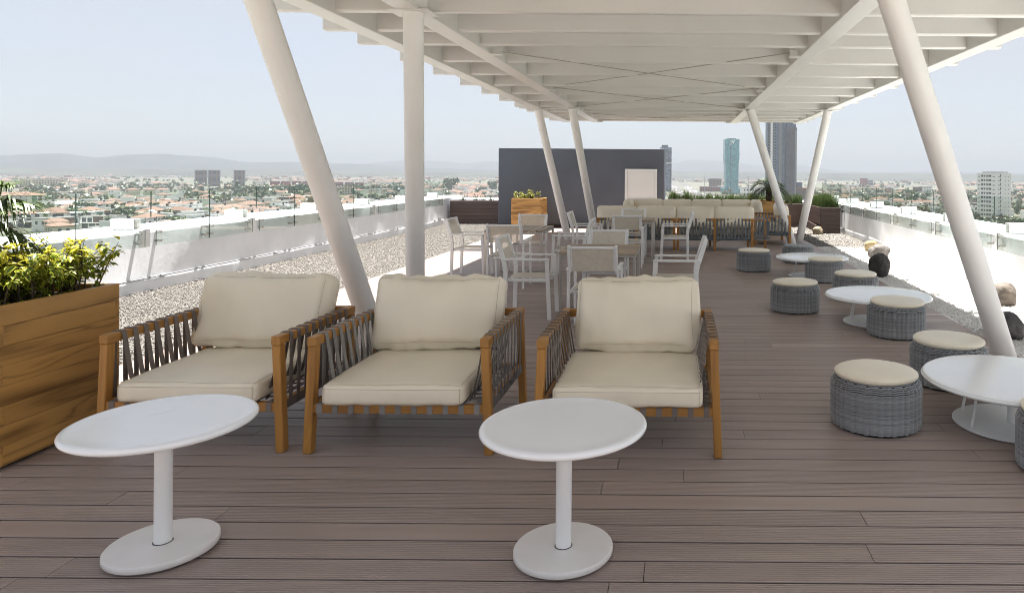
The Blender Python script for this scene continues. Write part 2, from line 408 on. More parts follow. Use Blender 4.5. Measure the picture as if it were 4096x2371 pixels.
tag(pebbles('gravel', [(DR + 0.01, 4.25, 15.0, 20.3, 9500, -0.012), (3.2, 4.2, 14.7, 15.0, 250, -0.008)], 0.021, M['gravel'], 2),
    'coarser brown gravel in front of the right corner planters', 'gravel')
# white gravel: gently undulating sheet with loose chips
g = MB(); nx, ny = 24, 180; y0, y1 = -3.0, 15.05
for j in range(ny + 1):
    for i in range(nx + 1):
        x = DR - 0.003 + (4.30 - DR) * i / nx; y = y0 + (y1 - y0) * j / ny
        z = -0.012 + 0.014 * mnoise.noise((x * 1.7, y * 1.3, 0.3)) + 0.006 * mnoise.noise((x * 9, y * 9, 1.0))
        g.v.append((x, y, z))
for j in range(ny):
    for i in range(nx):
        a = j * (nx + 1) + i; g.f.append((a, a + 1, a + nx + 2, a + nx + 1)); g.m.append(0)
ws = g.build('white_gravel_bed', M['sand'], None, smooth=True); ws['kind'] = 'structure'
tag(pebbles('white_gravel', [(DR + 0.01, 4.24, 5.0, 15.0, 26000, -0.008)], 0.010, M['sandchip'], 5), 'fine white marble gravel strip right of the deck', 'gravel')

# ------------------------------------------------------------------ parapets
def parapet(side, label):
    s = -1 if side == 'l' else 1
    xi = 6.78 if s < 0 else 4.28; xo = xi + 0.97
    p = thing('parapet_wall', label, 'wall', (s * xi, 8, 0)); p['_off'] = (s * xi, 8, 0)
    b = MB(); prof = [(xi - 0.005, -0.09), (xi - 0.005, 0.10), (xi - 0.003, 0.128), (xi, 0.135), (xi, 0.145), (xi, 0.722), (xi, 0.735), (xi + 0.012, 0.757), (xi + 0.045, 0.765),
                      (xo - 0.04, 0.755), (xo, 0.735), (xo, -0.09)]
    N = 120; ys = [-6 + 28.4 * i / N for i in range(N + 1)]; n = len(prof)
    for y in ys:
        for k, (x, z) in enumerate(prof):
            j = 0.007 * mnoise.noise((y * 1.1, k * 3.1, s)) + 0.004 * mnoise.noise((y * 4.7, k * 2.0, s + 5))
            if 3 <= k <= 7: b.v.append((s * (x + j * 0.6), y, z + j))
            elif k < 3: b.v.append((s * (x - abs(j) * 0.7), y, z + j))
            else: b.v.append((s * x, y, z))
    for i in range(N):
        for k in range(n - 1):
            q = (i * n + k, (i + 1) * n + k, (i + 1) * n + k + 1, i * n + k + 1)
            b.f.append(q if s < 0 else tuple(reversed(q))); b.m.append(0)
    b.f += [tuple(range(n)), tuple(reversed(range(N * n, N * n + n)))]; b.m += [0, 0]
    b.build('wall', M['render'], p, smooth=True)
    # hollow steel tubes set across the coping, each with a bracket plate on the wall face
    y0 = 2.2 if s < 0 else 2.62
    first = None
    for i in range(9):
        y = y0 + 2.25 * i
        if first is None:
            t = MB(); xa, xb = s * (xi + 0.11), s * (xi + 0.40); xs = sorted((xa, xb)); wl = 0.008
            t.box(xs[0], xs[1], y, y + wl, 0.765, 0.905); t.box(xs[0], xs[1], y + 0.12 - wl, y + 0.12, 0.765, 0.905)
            t.box(xs[0], xs[1], y + wl, y + 0.12 - wl, 0.897, 0.905); t.box(xs[0], xs[1], y + wl, y + 0.12 - wl, 0.765, 0.773)
            xe = s * (xi + 0.39); t.box(min(xe, xe + s * 0.008), max(xe, xe + s * 0.008), y + wl, y + 0.12 - wl, 0.773, 0.897)
            first = t.build('steel_tube', M['whitepaint'], p)
            q = MB(); xs = sorted((s * (xi - 0.012), s * (xi + 0.003)))
            q.box(xs[0], xs[1], y - 0.06, y + 0.13, 0.545, 0.765, 0.004)
            xs = sorted((s * (xi - 0.012), s * (xi + 0.12))); q.box(xs[0], xs[1], y + 0.0, y + 0.12, 0.7655, 0.772)
            sec = q.build('bracket_plate', M['whitepaint'], p)
        else:
            for o in (first, sec):
                c = o.copy(); C.objects.link(c); c.location.y += 2.25 * i
    return p
parapet('l', 'long white rendered parapet wall beyond the left gravel strip')
parapet('r', 'long white rendered parapet wall beyond the white gravel on the right')
b = MB(); b.box(-7.7, 5.2, 21.3, 22.2, -0.09, 0.70, 0.02); o = b.build('parapet_wall', M['render'])
tag(o, 'white rendered end parapet behind the far planters and grey block', 'wall')
# frameless glass railing: notched panes held by standoffs
def railing(side, label):
    s = -1 if side == 'l' else 1; X = s * (6.715 if s < 0 else 4.215)
    y0 = (2.2 if s < 0 else 2.62) + 0.06
    p = thing('glass_railing', label, 'railing', (X, y0, 0))
    def pane(flip):
        # local coords, y from 0 (tube) to 1.12 (mid joint)
        P = [(0.005, 0.93), (0.095, 0.93), (0.095, 0.56), (1.12, 0.56), (1.12, 1.26), (0.005, 1.26)]
        if flip: P = [(2.25 - y, z) for y, z in reversed(P)]
        b = MB(); n = len(P); t = 0.004
        b.add([(-t, y, z) for y, z in P] + [(t, y, z) for y, z in P], [tuple(range(n)), tuple(range(2 * n - 1, n - 1, -1))])
        b.cm = 1
        b.add([(-t, y, z) for y, z in P] + [(t, y, z) for y, z in P], [(i, (i + 1) % n, n + (i + 1) % n, n + i) for i in range(n)])
        return b
    mA = pane(False).mesh('pane', [M['glass'], M['glassedge']]); mB = pane(True).mesh('pane', [M['glass'], M['glassedge']])
    q = MB(); q.tube([(-s * 0.014, 0, 0), (s * 0.07, 0, 0)], 0.0165, 14); so = q.mesh('standoff', M['steel'], True)
    for i in range(8):
        for (me, ys) in ((mA, (0.17, 1.055)), (mB, (1.195, 2.08))):
            o = link('pane', me, p); o.location = (0, 2.25 * i, 0)
            for y in ys:
                for z in (0.615, 0.728):
                    c = link('standoff', so, o); c.location = (0, y, z)
railing('l', 'frameless glass railing bolted to the left parapet wall')
railing('r', 'frameless glass railing bolted to the right parapet wall')
# conduit at foot of left wall
b = MB(); pts = [(-6.768 + 0.004 * mnoise.noise((y * 2.0, 0, 0)), y, 0.15 + 0.006 * mnoise.noise((y * 1.3, 4, 0))) for y in np.arange(0, 20.6, 0.4)]
b.tube(pts, 0.008, 6)
for y in np.arange(1.5, 20, 2.6): b.tube([(-6.763, y - 0.05, 0.151), (-6.763, y + 0.05, 0.151)], 0.017, 8)
tag(b.build('conduit', M['pipe'], None, smooth=True), 'thin grey pipe running along the foot of the left parapet wall', 'pipe')

# ------------------------------------------------------------------ canopy
ZB, ZF, FH = 2.86, 2.885, 0.32
cp = thing('canopy', 'cream painted steel canopy of deep cross fins on four beams and slanting columns', 'canopy', (0, 8, 0)); cp['_off'] = (0, 8, 0)
YN, YE = 1.75, 18.75
b = MB(); b.box(-3.50, 3.30, YN, YE - 0.05, ZF + FH + 0.002, ZF + FH + 0.05, 0.005); b.build('roof_panel', M['canopy'], cp)
BX = [(-3.0, 0.2), (-2.22, 0.2), (1.46, 0.2), (3.15, 0.2)]
for x, wd in BX:
    b = MB(); b.box(x - wd / 2, x + wd / 2, YN, YE + 0.12, ZB, ZF + FH - 0.004, 0.006)
    b.build('beam', M['canopy'], cp)
fy = [1.8, 2.75, 3.85, 4.9, 6.0, 6.82, 7.55, 8.70, 9.86, 11.08, 12.28, 13.48, 14.75, 15.15, 15.9, 16.9, 17.8, 18.7]
fm = MB(); fm.box(-3.425, 3.425, -0.045, 0.045, ZF, ZF + FH, 0.012)
fmesh = fm.mesh('fin', M['canopy'])
for y in fy:
    o = link('fin', fmesh, cp); o.location = (0, y - 8, 0)
# columns: foot -> top (Y depth)
COL = [((-2.62, 6.2, 0), (-3.0, 4.96, ZB), 0.092), ((-2.44, 6.6, 0), (-2.21, 5.87, ZB), 0.082), ((2.75, 5.92, 0), (1.45, 4.95, ZB), 0.093), ((3.06, 5.65, 0), (3.15, 4.70, ZB), 0.093),
       ((-2.486, 16.04, 0), (-2.98, 14.95, ZB), 0.082), ((-1.86, 16.04, 0), (-2.2, 14.55, ZB), 0.082), ((2.49, 15.37, 0), (1.47, 14.6, ZB), 0.086), ((2.70, 15.83, 0), (3.10, 14.7, ZB), 0.086)]
for a, t, r in COL:
    a, t = Vector(a), Vector(t); d = (t - a).normalized()
    b = MB(); b.tube([a - d * 0.05, a + d * 0.5, t - d * 0.09, t - d * 0.05, t - d * 0.01, t + d * 0.012], [r, r, r, r * 1.02, r * 1.10, r * 1.16], 40)
    c = b.build('column', M['column'], cp, smooth=True)
    b = MB(); b.box(t.x - 0.17, t.x + 0.17, t.y - 0.14, t.y + 0.14, ZB - 0.012, ZB - 0.001); b.build('cap_plate', M['canopy'], c, off=(0, 8, 0))
# cross bracing with lug plates on inner beams
L1, R1 = -2.22 + 0.1, 1.46 - 0.1
def lug(x, y, s):
    b = MB(); b.box(min(x, x + s * 0.13), max(x, x + s * 0.13), y - 0.05, y + 0.05, ZB - 0.010, ZB - 0.001)
    b.box(min(x + s * 0.03, x + s * 0.12), max(x + s * 0.03, x + s * 0.12), y - 0.006, y + 0.006, ZB - 0.001, ZB + 0.07)
    b.build('lug', M['canopy'], cp); return Vector((x + s * 0.09, y, ZB + 0.03))
pts = {}
for y in (7.95, 11.3, 14.65, 16.4, 18.6):
    pts[('l', y)] = lug(L1, y, 1); pts[('r', y)] = lug(R1, y, -1)
for a, c in ((7.95, 11.3), (11.3, 14.65), (16.4, 18.6)):
    for p, q in ((pts[('l', a)], pts[('r', c)]), (pts[('l', c)], pts[('r', a)])):
        z = 0.012 if p is pts[('l', c)] else 0
        b = MB(); b.tube([p + Vector((0, 0, z)), (p + q) / 2 + Vector((0, 0, z - 0.006)), q + Vector((0, 0, z))], 0.0055, 6)
        b.build('brace_rod', M['rod'], cp, smooth=True)

# ------------------------------------------------------------------ grey block with door
gb = thing('service_block', 'slate grey rooftop block with a white door at the far end of the deck', 'building', (-2.7, 19.65, 0)); gb['_off'] = (-2.7, 19.65, 0)
b = MB(); b.box(-5.0, -0.40, 19.65, 22.3, -0.09, 2.19, 0.01); b.build('wall', M['wallgrey'], gb)
b = MB(); b.box(-4.99, -0.41, 19.625, 19.648, -0.02, 0.075, 0.003); b.build('skirting', M['black'], gb)
fr = MB()
for bx in ((-1.485, -1.415, 0, 1.63), (-0.665, -0.595, 0, 1.63)): fr.box(bx[0], bx[1], 19.60, 19.655, bx[2], bx[3], 0.006)
fr.box(-1.413, -0.667, 19.60, 19.655, 1.56, 1.63, 0.006)
fr.build('door_frame', M['door'], gb)
b = MB(); b.box(-1.412, -0.668, 19.632, 19.66, 0.0, 1.558, 0.003); dr = b.build('door', M['door'], gb)
b = MB(); b.box(-1.39, -0.72, 19.575, 19.61, 0.745, 0.785, 0.006); b.box(-0.76, -0.70, 19.57, 19.631, 0.735, 0.81, 0.005); b.build('push_bar', M['whitepaint'], dr, off=(-2.7, 19.65, 0))

# ------------------------------------------------------------------ planters
def wood_planter(x0, y0, w, label, rows=8, dx=0.785):
    p = thing('wooden_planter', label, 'planter', (x0 + dx / 2, y0 + w / 2, 0), 0, 'square wooden plank planters')
    off = (x0 + dx / 2, y0 + w / 2, 0); h = 0.84; bh = (h - 0.02) / rows; x1, y1 = x0 + dx, y0 + w; t = 0.035
    rr = random.Random(int(x0 * 100) + 5)
    for k in range(rows):
        z0, z1 = 0.02 + k * bh + 0.0006, 0.02 + (k + 1) * bh - 0.0006
        e = k % 2
        for side in range(4):
            j = rr.uniform(-0.002, 0.002)
            a = t if e else 0; c = 0 if e else t
            b = MB()
            if side == 0: b.box(x0 + a, x1 - a, y0 + j, y0 + t, z0, z1, 0.0018)
            if side == 1: b.box(x0 + a, x1 - a, y1 - t, y1 - j, z0, z1, 0.0018)
            if side == 2: b.box(x0 + j, x0 + t, y0 + c, y1 - c, z0, z1, 0.0018)
            if side == 3: b.box(x1 - t, x1 - j, y0 + c, y1 - c, z0, z1, 0.0018)
            b.v = [(vx - (x0 + x1) / 2, vy - (y0 + y1) / 2, vz - (z0 + z1) / 2) for vx, vy, vz in b.v]
            o = b.build('plank', M['plankx'] if side < 2 else M['plank'], p); o.location = (0, 0, (z0 + z1) / 2)
    b = MB(); b.box(x0 + t + 0.002, x1 - t - 0.002, y0 + t + 0.002, y1 - t - 0.002, 0.01, h - 0.05); b.build('soil', M['soil'], p, off=off)
    b = MB(); b.box(x0 + 0.04, x1 - 0.04, y0 + 0.04, y1 - 0.04, 0.0, 0.018); b.build('base', M['black'], p, off=off)
    return p
wood_planter(-4.23, 3.585, 0.785, 'wooden plank planter with a leafy variegated shrub at the left edge of the deck')
wood_planter(-4.32, 18.3, 0.785, 'wooden plank planter with a small yellow shrub in front of the slate grey block')
wood_planter(1.90, 17.8, 0.785, 'wooden plank planter with a small palm behind the far sofa')
def plank_planter(x0, x1, y0, y1, label, rows=6, h=0.67, loose=False, faces=('f', 's')):
    p = thing('composite_planter', label, 'planter', ((x0 + x1) / 2, y0, 0), 0, 'low brown composite plank planters'); off = ((x0 + x1) / 2, y0, 0)
    bh = h / rows; t = 0.022
    for k in range(rows):
        z0, z1 = k * bh + 0.002, (k + 1) * bh - 0.002
        b = MB(); b.box(x0, x1, y0, y0 + t, z0, z1, 0.004); b.build('plank', M['composite'], p, off=off)
        if 's' in faces:
            b = MB(); 
            if loose and k == 1:
                b.bar((x0 - 0.011, y1, (z0 + z1) / 2), (x0 - 0.075, y0 + 0.15, (z0 + z1) / 2 - 0.03), t, z1 - z0, 0.003, up=(0, 0, 1))
            else: b.box(x0 - 0.022, x0 - 0.001, y0 + 0.001, y1, z0, z1, 0.004)
            b.build('plank', M['composite'], p, off=off)
    b = MB(); b.box(x0 + 0.001, x1 - 0.02, y0 + t + 0.001, y1, -0.02, h - 0.06); b.build('soil', M['soil'], p, off=off)
plank_planter(3.69, 4.20, 18.3, 20.39, 'low brown composite planter beside the right parapet with a sprung loose plank', loose=True)
plank_planter(-0.30, 3.665, 20.42, 21.2, 'long brown composite planter of grass behind the far sofa', faces=('f',))
plank_planter(-6.70, -5.01, 20.75, 21.25, 'brown composite planter of sparse grass between left parapet and grey block', faces=('f',))

# ------------------------------------------------------------------ plants
def leaf(mb, p, d, up, L, W, mi, mr, curl=0.25):
    """broad pointed leaf with a darker heart inside a paler rim"""
    d = Vector(d).normalized(); s = d.cross(Vector(up)); s = s.normalized() if s.length > 1e-4 else Vector((1, 0, 0)); n = s.cross(d)
    P = lambda u, v, k=0: Vector(p) + d * (u * L) + s * (v * W) - n * (curl * L * (u * u) - abs(v) * W * 0.35) + n * k
    out = [P(0, 0), P(0.22, 0.36), P(0.5, 0.5), P(0.78, 0.3), P(1, 0), P(0.78, -0.3), P(0.5, -0.5), P(0.22, -0.36)]
    inn = [P(0.08, 0), P(0.26, 0.2), P(0.5, 0.3), P(0.72, 0.17), P(0.84, 0), P(0.72, -0.17), P(0.5, -0.3), P(0.26, -0.2)]
    mid = [P(0.26, 0), P(0.5, 0), P(0.72, 0)]
    o = len(mb.v); mb.v += [tuple(q) for q in out + inn + mid]
    def F(i, m): mb.f.append(tuple(o + j for j in i)); mb.m.append(m)
    for i in range(8): F((i, (i + 1) % 8, 8 + (i + 1) % 8, 8 + i), mr)
    F((8, 9, 16), mi); F((9, 10, 17, 16), mi); F((10, 11, 18, 17), mi); F((11, 12, 18), mi)
    F((12, 13, 18), mi); F((13, 14, 17, 18), mi); F((14, 15, 16, 17), mi); F((15, 8, 16), mi)
# near shrub: leaves at the ends of many twigs, the largest kept as single leaves
rs = random.Random(11)
sh = thing('variegated_shrub', 'dense variegated shrub with yellow edged leaves in the near left planter', 'shrub', (-3.84, 3.98, 0.79)); off = (-3.84, 3.98, 0.79)
leaves = []; tw = MB()
stems = [(-4.17 + 0.62 * rs.random(), 3.64 + 0.68 * rs.random()) for _ in range(135)]
for (sx, sy) in stems:
    h = rs.uniform(0.20, 0.33); base = Vector((sx, sy, 0.79))
    ox, oy = (sx + 3.84) / 0.39, (sy - 3.98) / 0.39
    tip = base + Vector((ox * rs.uniform(0.0, 0.10) + rs.uniform(-.03, .03), oy * rs.uniform(0.0, 0.09) + rs.uniform(-.03, .03), h))
    tw.tube([base, (base + tip) / 2 + Vector((rs.uniform(-.02, .02), rs.uniform(-.02, .02), 0.01)), tip], [0.005, 0.0035, 0.0012], 5)
    for br in range(3):
        q = base.lerp(tip, rs.uniform(0.35, 0.8)); a = rs.uniform(0, 6.28)
        t2 = q + Vector((math.cos(a) * rs.uniform(.05, .12), math.sin(a) * rs.uniform(.05, .12), rs.uniform(0.0, 0.10)))
        tw.tube([q, t2], [0.003, 0.0012], 4)
        for j in range(8):
            r = rs.random(); pp = q.lerp(t2, 0.15 + 0.9 * r); aa = a + rs.uniform(-1.9, 1.9)
            leaves.append((pp, Vector((math.cos(aa), math.sin(aa), rs.uniform(-0.9, 0.35))), rs.uniform(0.036, 0.060)))
    for j in range(14):
        r = rs.random() ** 0.7; pp = base.lerp(tip, 0.1 + 0.95 * r); aa = rs.uniform(0, 6.28)
        leaves.append((pp, Vector((math.cos(aa), math.sin(aa), rs.uniform(-0.7, 0.3) + 1.1 * (r > 0.9))), rs.uniform(0.036, 0.066) * (0.75 if r > 0.92 else 1)))
def vis(q):  # how far out towards the open faces of the shrub
    p = q[0]; return (p.x + 3.84) * 0.9 - (p.y - 3.98) * 0.9 + (p.z - 0.95) * 1.1 + q[2]
leaves.sort(key=vis, reverse=True)
lm = []; lm2 = []
for i in range(5):
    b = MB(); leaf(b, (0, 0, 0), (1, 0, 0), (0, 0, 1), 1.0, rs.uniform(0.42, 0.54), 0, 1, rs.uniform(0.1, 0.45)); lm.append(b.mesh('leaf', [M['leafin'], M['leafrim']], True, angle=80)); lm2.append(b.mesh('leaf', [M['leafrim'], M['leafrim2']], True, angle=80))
mass = MB()
for i, (pp, d, L) in enumerate(leaves):
    if i < 300:
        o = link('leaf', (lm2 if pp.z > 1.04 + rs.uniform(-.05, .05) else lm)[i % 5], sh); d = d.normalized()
        o.rotation_euler = (d.to_track_quat('X', 'Z').to_matrix().to_4x4() @ Matrix.Rotation(rs.uniform(-0.6, 0.6), 4, 'X')).to_euler()
        o.scale = (L, L, L); o.location = pp - Vector(off)
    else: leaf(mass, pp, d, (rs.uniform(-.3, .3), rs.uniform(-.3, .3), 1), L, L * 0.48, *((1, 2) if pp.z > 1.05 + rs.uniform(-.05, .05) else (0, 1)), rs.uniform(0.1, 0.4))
mass.build('foliage', [M['leafin'], M['leafrim'], M['leafrim2']], sh, smooth=True, off=off, kind='stuff', angle=80)
tw.build('twig', M['stem'], sh, smooth=True, off=off)
# far yellow shrub
sy_ = thing('yellow_shrub', 'small bright yellow shrub in the planter before the grey block', 'shrub', (-3.93, 18.69, 0.79)); b = MB(); t = MB()
for i in range(16):
    bx, by = -4.22 + 0.58 * rs.random(), 18.4 + 0.5 * rs.random(); h = rs.uniform(0.12, 0.28); tx, ty = bx + rs.uniform(-.05, .05), by + rs.uniform(-.05, .05)
    t.tube([(bx, by, 0.79), (tx, ty, 0.79 + h)], [0.005, 0.002], 4)
    for j in range(38):
        r = rs.uniform(0.15, 1.0); a = rs.uniform(0, 6.28)
        leaf(b, (bx + (tx - bx) * r + rs.uniform(-.04, .04), by + (ty - by) * r + rs.uniform(-.04, .04), 0.79 + h * r), (math.cos(a), math.sin(a), rs.uniform(-.5, .6)), (0, 0, 1), rs.uniform(0.035, 0.06), 0.03, 0, 0)
b.build('foliage', M['leafy'], sy_, off=(-3.93, 18.69, 0.79), kind='stuff'); t.build('twig', M['stem'], sy_, off=(-3.93, 18.69, 0.79))
# grass in the composite planters
def grass(name, label, clumps, hmin, hmax, nb, seed, spread=0.10):
    r = random.Random(seed); b = MB()
    for (cx, cy_, z) in clumps:
        for k in range(nb):
            a = r.uniform(0, 6.28); x = cx + r.gauss(0, spread * 0.4); y = cy_ + r.gauss(0, spread * 0.4); h = r.uniform(hmin, hmax); ln = r.uniform(0.02, 0.45) * h; wd = r.uniform(0.004, 0.007)
            q = r.uniform(0, 6.28); s = Vector((math.cos(q), math.sin(q), 0)) * wd; d = Vector((math.cos(a), math.sin(a), 0))
            p0 = Vector((x, y, z)); p1 = p0 + d * ln * 0.35 + Vector((0, 0, h * 0.6)); p2 = p0 + d * ln + Vector((0, 0, h))
            b.add([p0 - s, p0 + s, p1 + s * 0.8, p1 - s * 0.8, p2], [(0, 1, 2, 3), (3, 2, 4)])
    o = b.build(name, M['blade']); o['kind'] = 'stuff'; tag(o, label, 'grass'); return o
rg = random.Random(5)
grass('ornamental_grass', 'thick tufts of green grass filling the long planter behind the far sofa', [(rg.uniform(-0.22, 3.6), rg.uniform(20.5, 20.95), 0.6) for _ in range(190)], 0.14, 0.40, 26, 1)
grass('ornamental_grass', 'spiky grass clumps next to the corner of the grey block', [(-0.22 + 0.12 * rg.random(), 20.6, 0.6) for _ in range(5)] + [(0.18 + 0.12 * rg.random(), 20.6, 0.6) for _ in range(5)], 0.28, 0.52, 40, 2)
grass('ornamental_grass', 'bushy grass in the corner planter beside the right parapet', [(rg.uniform(3.78, 4.15), rg.uniform(18.45, 20.2), 0.6) for _ in range(90)], 0.16, 0.46, 30, 3)
grass('ornamental_grass', 'sparse grass tufts in the planter between left parapet and grey block', [(x + rg.uniform(-.05, .05), 20.95, 0.58) for x in (-6.4, -6.0, -5.8, -5.55, -5.2) for _ in range(2)], 0.12, 0.34, 22, 4)
# palms
def palm(name, label, base, trunk_h, fronds, tr, seed, parts_off=None):
    r = random.Random(seed); p = thing(name, label, 'palm', base); off = base; bx, by, bz = base
    t = MB(); n = 9
    prof = []
    for i in range(n * 2 + 1):
        z = trunk_h * i / (2 * n); prof.append((tr * (1.15 - 0.25 * i / (2 * n)) * (1.12 if i % 2 else 0.92), z))
    t.lathe(prof, 14, base)
    for k in range(60):
        a = k * 2.4; z = trunk_h * (0.1 + 0.88 * k / 60); d = Vector((math.cos(a), math.sin(a), 0)); q = Vector(base) + d * tr * 0.95 + Vector((0, 0, z))
        t.bar(q, q + d * 0.02 + Vector((0, 0, 0.05)), 0.03, 0.012)
    t.build('trunk', M['palmbark'], p, off=off)
    top = Vector(base) + Vector((0, 0, trunk_h))
    for (az, el, L, droop, dry) in fronds:
        f = MB(); d = Vector((math.cos(az), math.sin(az), 0)); s = Vector((-d.y, d.x, 0)); N = 22; P = []
        for i in range(N + 1):
            u = i / N; P.append(top + d * (L * u * math.cos(el) * (1 - 0.12 * u)) + Vector((0, 0, L * (u * math.sin(el) - droop * u * u))))
        f.tube(P, [0.008 * (1 - 0.8 * i / N) + 0.001 for i in range(N + 1)], 4)
        f.cm = 1
        for i in range(3, N):
            u = i / N; ll = L * 0.42 * math.sin(math.pi * min(1, 0.15 + u * 0.85)) + 0.03
            tg = (P[i + 1] - P[i - 1]).normalized()
            for sd in (-1, 1):
                for jj in range(2):
                    a = P[i].lerp(P[i + 1], jj / 2.0); v = (tg * r.uniform(0.5, 0.8) + s * sd * 0.8 + Vector((0, 0, 0.25 - (0.55 + 0.6 * dry) * r.random()))).normalized()
                    m1 = a + v * ll * 0.55; e = a + v * ll + Vector((0, 0, -ll * (0.18 + 0.4 * dry))); wv = v.cross(Vector((0, 0, 1))).normalized() * 0.006
                    f.add([a - wv, a + wv, m1 + wv, m1 - wv, e], [(0, 1, 2, 3), (3, 2, 4)])
        mm = M['frondbrown'] if dry > 0.5 else M['frond']
        f.build('frond', [M['stem'] if dry <= 0.5 else M['frondbrown'], mm], p, off=off)
    return p
palm('potted_palm', 'small palm with a shaggy trunk in the wooden planter behind the far sofa', (2.33, 18.2, 0.79), 0.36,
     [(a, e, 0.72, dr, 0) for a, e, dr in ((2.9, .75, .75), (3.3, .35, .95), (2.5, .95, .6), (0.3, .85, .7), (-0.2, .45, .8), (5.2, .8, .9), (4.2, .7, .9), (1.4, 1.0, .6), (3.6, .15, 1.0), (4.8, 1.1, .6), (0.8, .5, .8), (5.9, .3, .9))], 0.055, 4)
palm('palm', 'palm with drying brown fronds leaning in at the left edge', (-4.10, 3.95, 0.79), 0.42,
     [(0.1, .9, 0.66, .42, 0), (-0.2, .6, 0.62, .42, 0), (0.35, .45, 0.60, .8, 0.2), (-0.3, .05, 0.56, .8, 1), (0.2, .75, 0.68, .5, 0.3), (1.2, .7, .6, .5, 0), (2.4, .7, .7, .6, 0), (3.6, .8, .7, .6, 0), (4.6, .6, .6, .6, 0), (5.5, .75, .45, .5, 0), (0.7, 1.15, 0.5, .4, 0), (0.02, 1.2, 0.42, .35, 0.4)], 0.05, 9)
b = MB()
for j in range(70):
    a = rs.uniform(0, 6.28); leaf(b, (2.12 + rs.uniform(-.08, .08), 17.95 + rs.uniform(-.06, .06), 0.79 + rs.uniform(0, .09)), (math.cos(a), math.sin(a), rs.uniform(-.2, .6)), (0, 0, 1), 0.05, 0.03, 0, 0)
o = b.build('yellow_ground_cover', M['leafy']); tag(o, 'low yellow ground cover at the foot of the potted palm', 'plant')

# ------------------------------------------------------------------ rocks
def rock(label, x, y, w, d, h, col, seed, v=0.35, sink=0.03):
    import bmesh
    bm = bmesh.new(); bmesh.ops.create_icosphere(bm, subdivisions=4, radius=1.0)
    for q in bm.verts:
        n = q.co.normalized(); k = 1 + 0.22 * mnoise.noise(n * 1.1 + Vector((seed, 0, 0))) + 0.08 * mnoise.noise(n * 2.6 + Vector((0, seed, 0))) + 0.025 * mnoise.noise(n * 7 + Vector((0, 0, seed)))
        e = 2.6; s = (abs(n.x) ** e + abs(n.y) ** e + abs(n.z) ** e) ** (-1 / e)
        c = n * s * k; q.co = Vector((c.x * w / 2, c.y * d / 2, c.z * h / 2 + h / 2 - sink))
    me = bpy.data.meshes.new('boulder'); bm.to_mesh(me); bm.free(); me.polygons.foreach_set('use_smooth', [True] * len(me.polygons))
    me.materials.append(rockmat('boulder stone %d' % seed, col, v)); o = link('boulder', me); o.location = (x, y, 0); o.rotation_euler = (0, 0, seed * 1.3)
    return tag(o, label, 'boulder', 'boulders set on the gravel')
rock('round cream boulder resting against the corner of the composite planter', 3.56, 18.0, 0.25, 0.25, 0.23, (0.25, 0.205, 0.14), 1, 0.25)
rock('yellowish boulder behind the grey boulder near the right wall', 3.90, 14.25, 0.28, 0.26, 0.24, (0.26, 0.205, 0.115), 2, 0.2)
rock('wide light grey boulder between the yellowish and the dark ones', 3.75, 13.2, 0.40, 0.32, 0.26, (0.14, 0.128, 0.118), 3)
rock('tall dark charcoal boulder at the edge of the white gravel', 3.06, 10.75, 0.29, 0.27, 0.37, (0.05, 0.046, 0.045), 4, 0.5)
rock('grey brown boulder with rusty streaks near the right wall', 3.90, 8.5, 0.31, 0.28, 0.27, (0.11, 0.092, 0.077), 5, 0.5)
rock('low dark boulder half hidden behind the near right column', 3.16, 6.85, 0.46, 0.30, 0.25, (0.055, 0.052, 0.052), 6, 0.4)
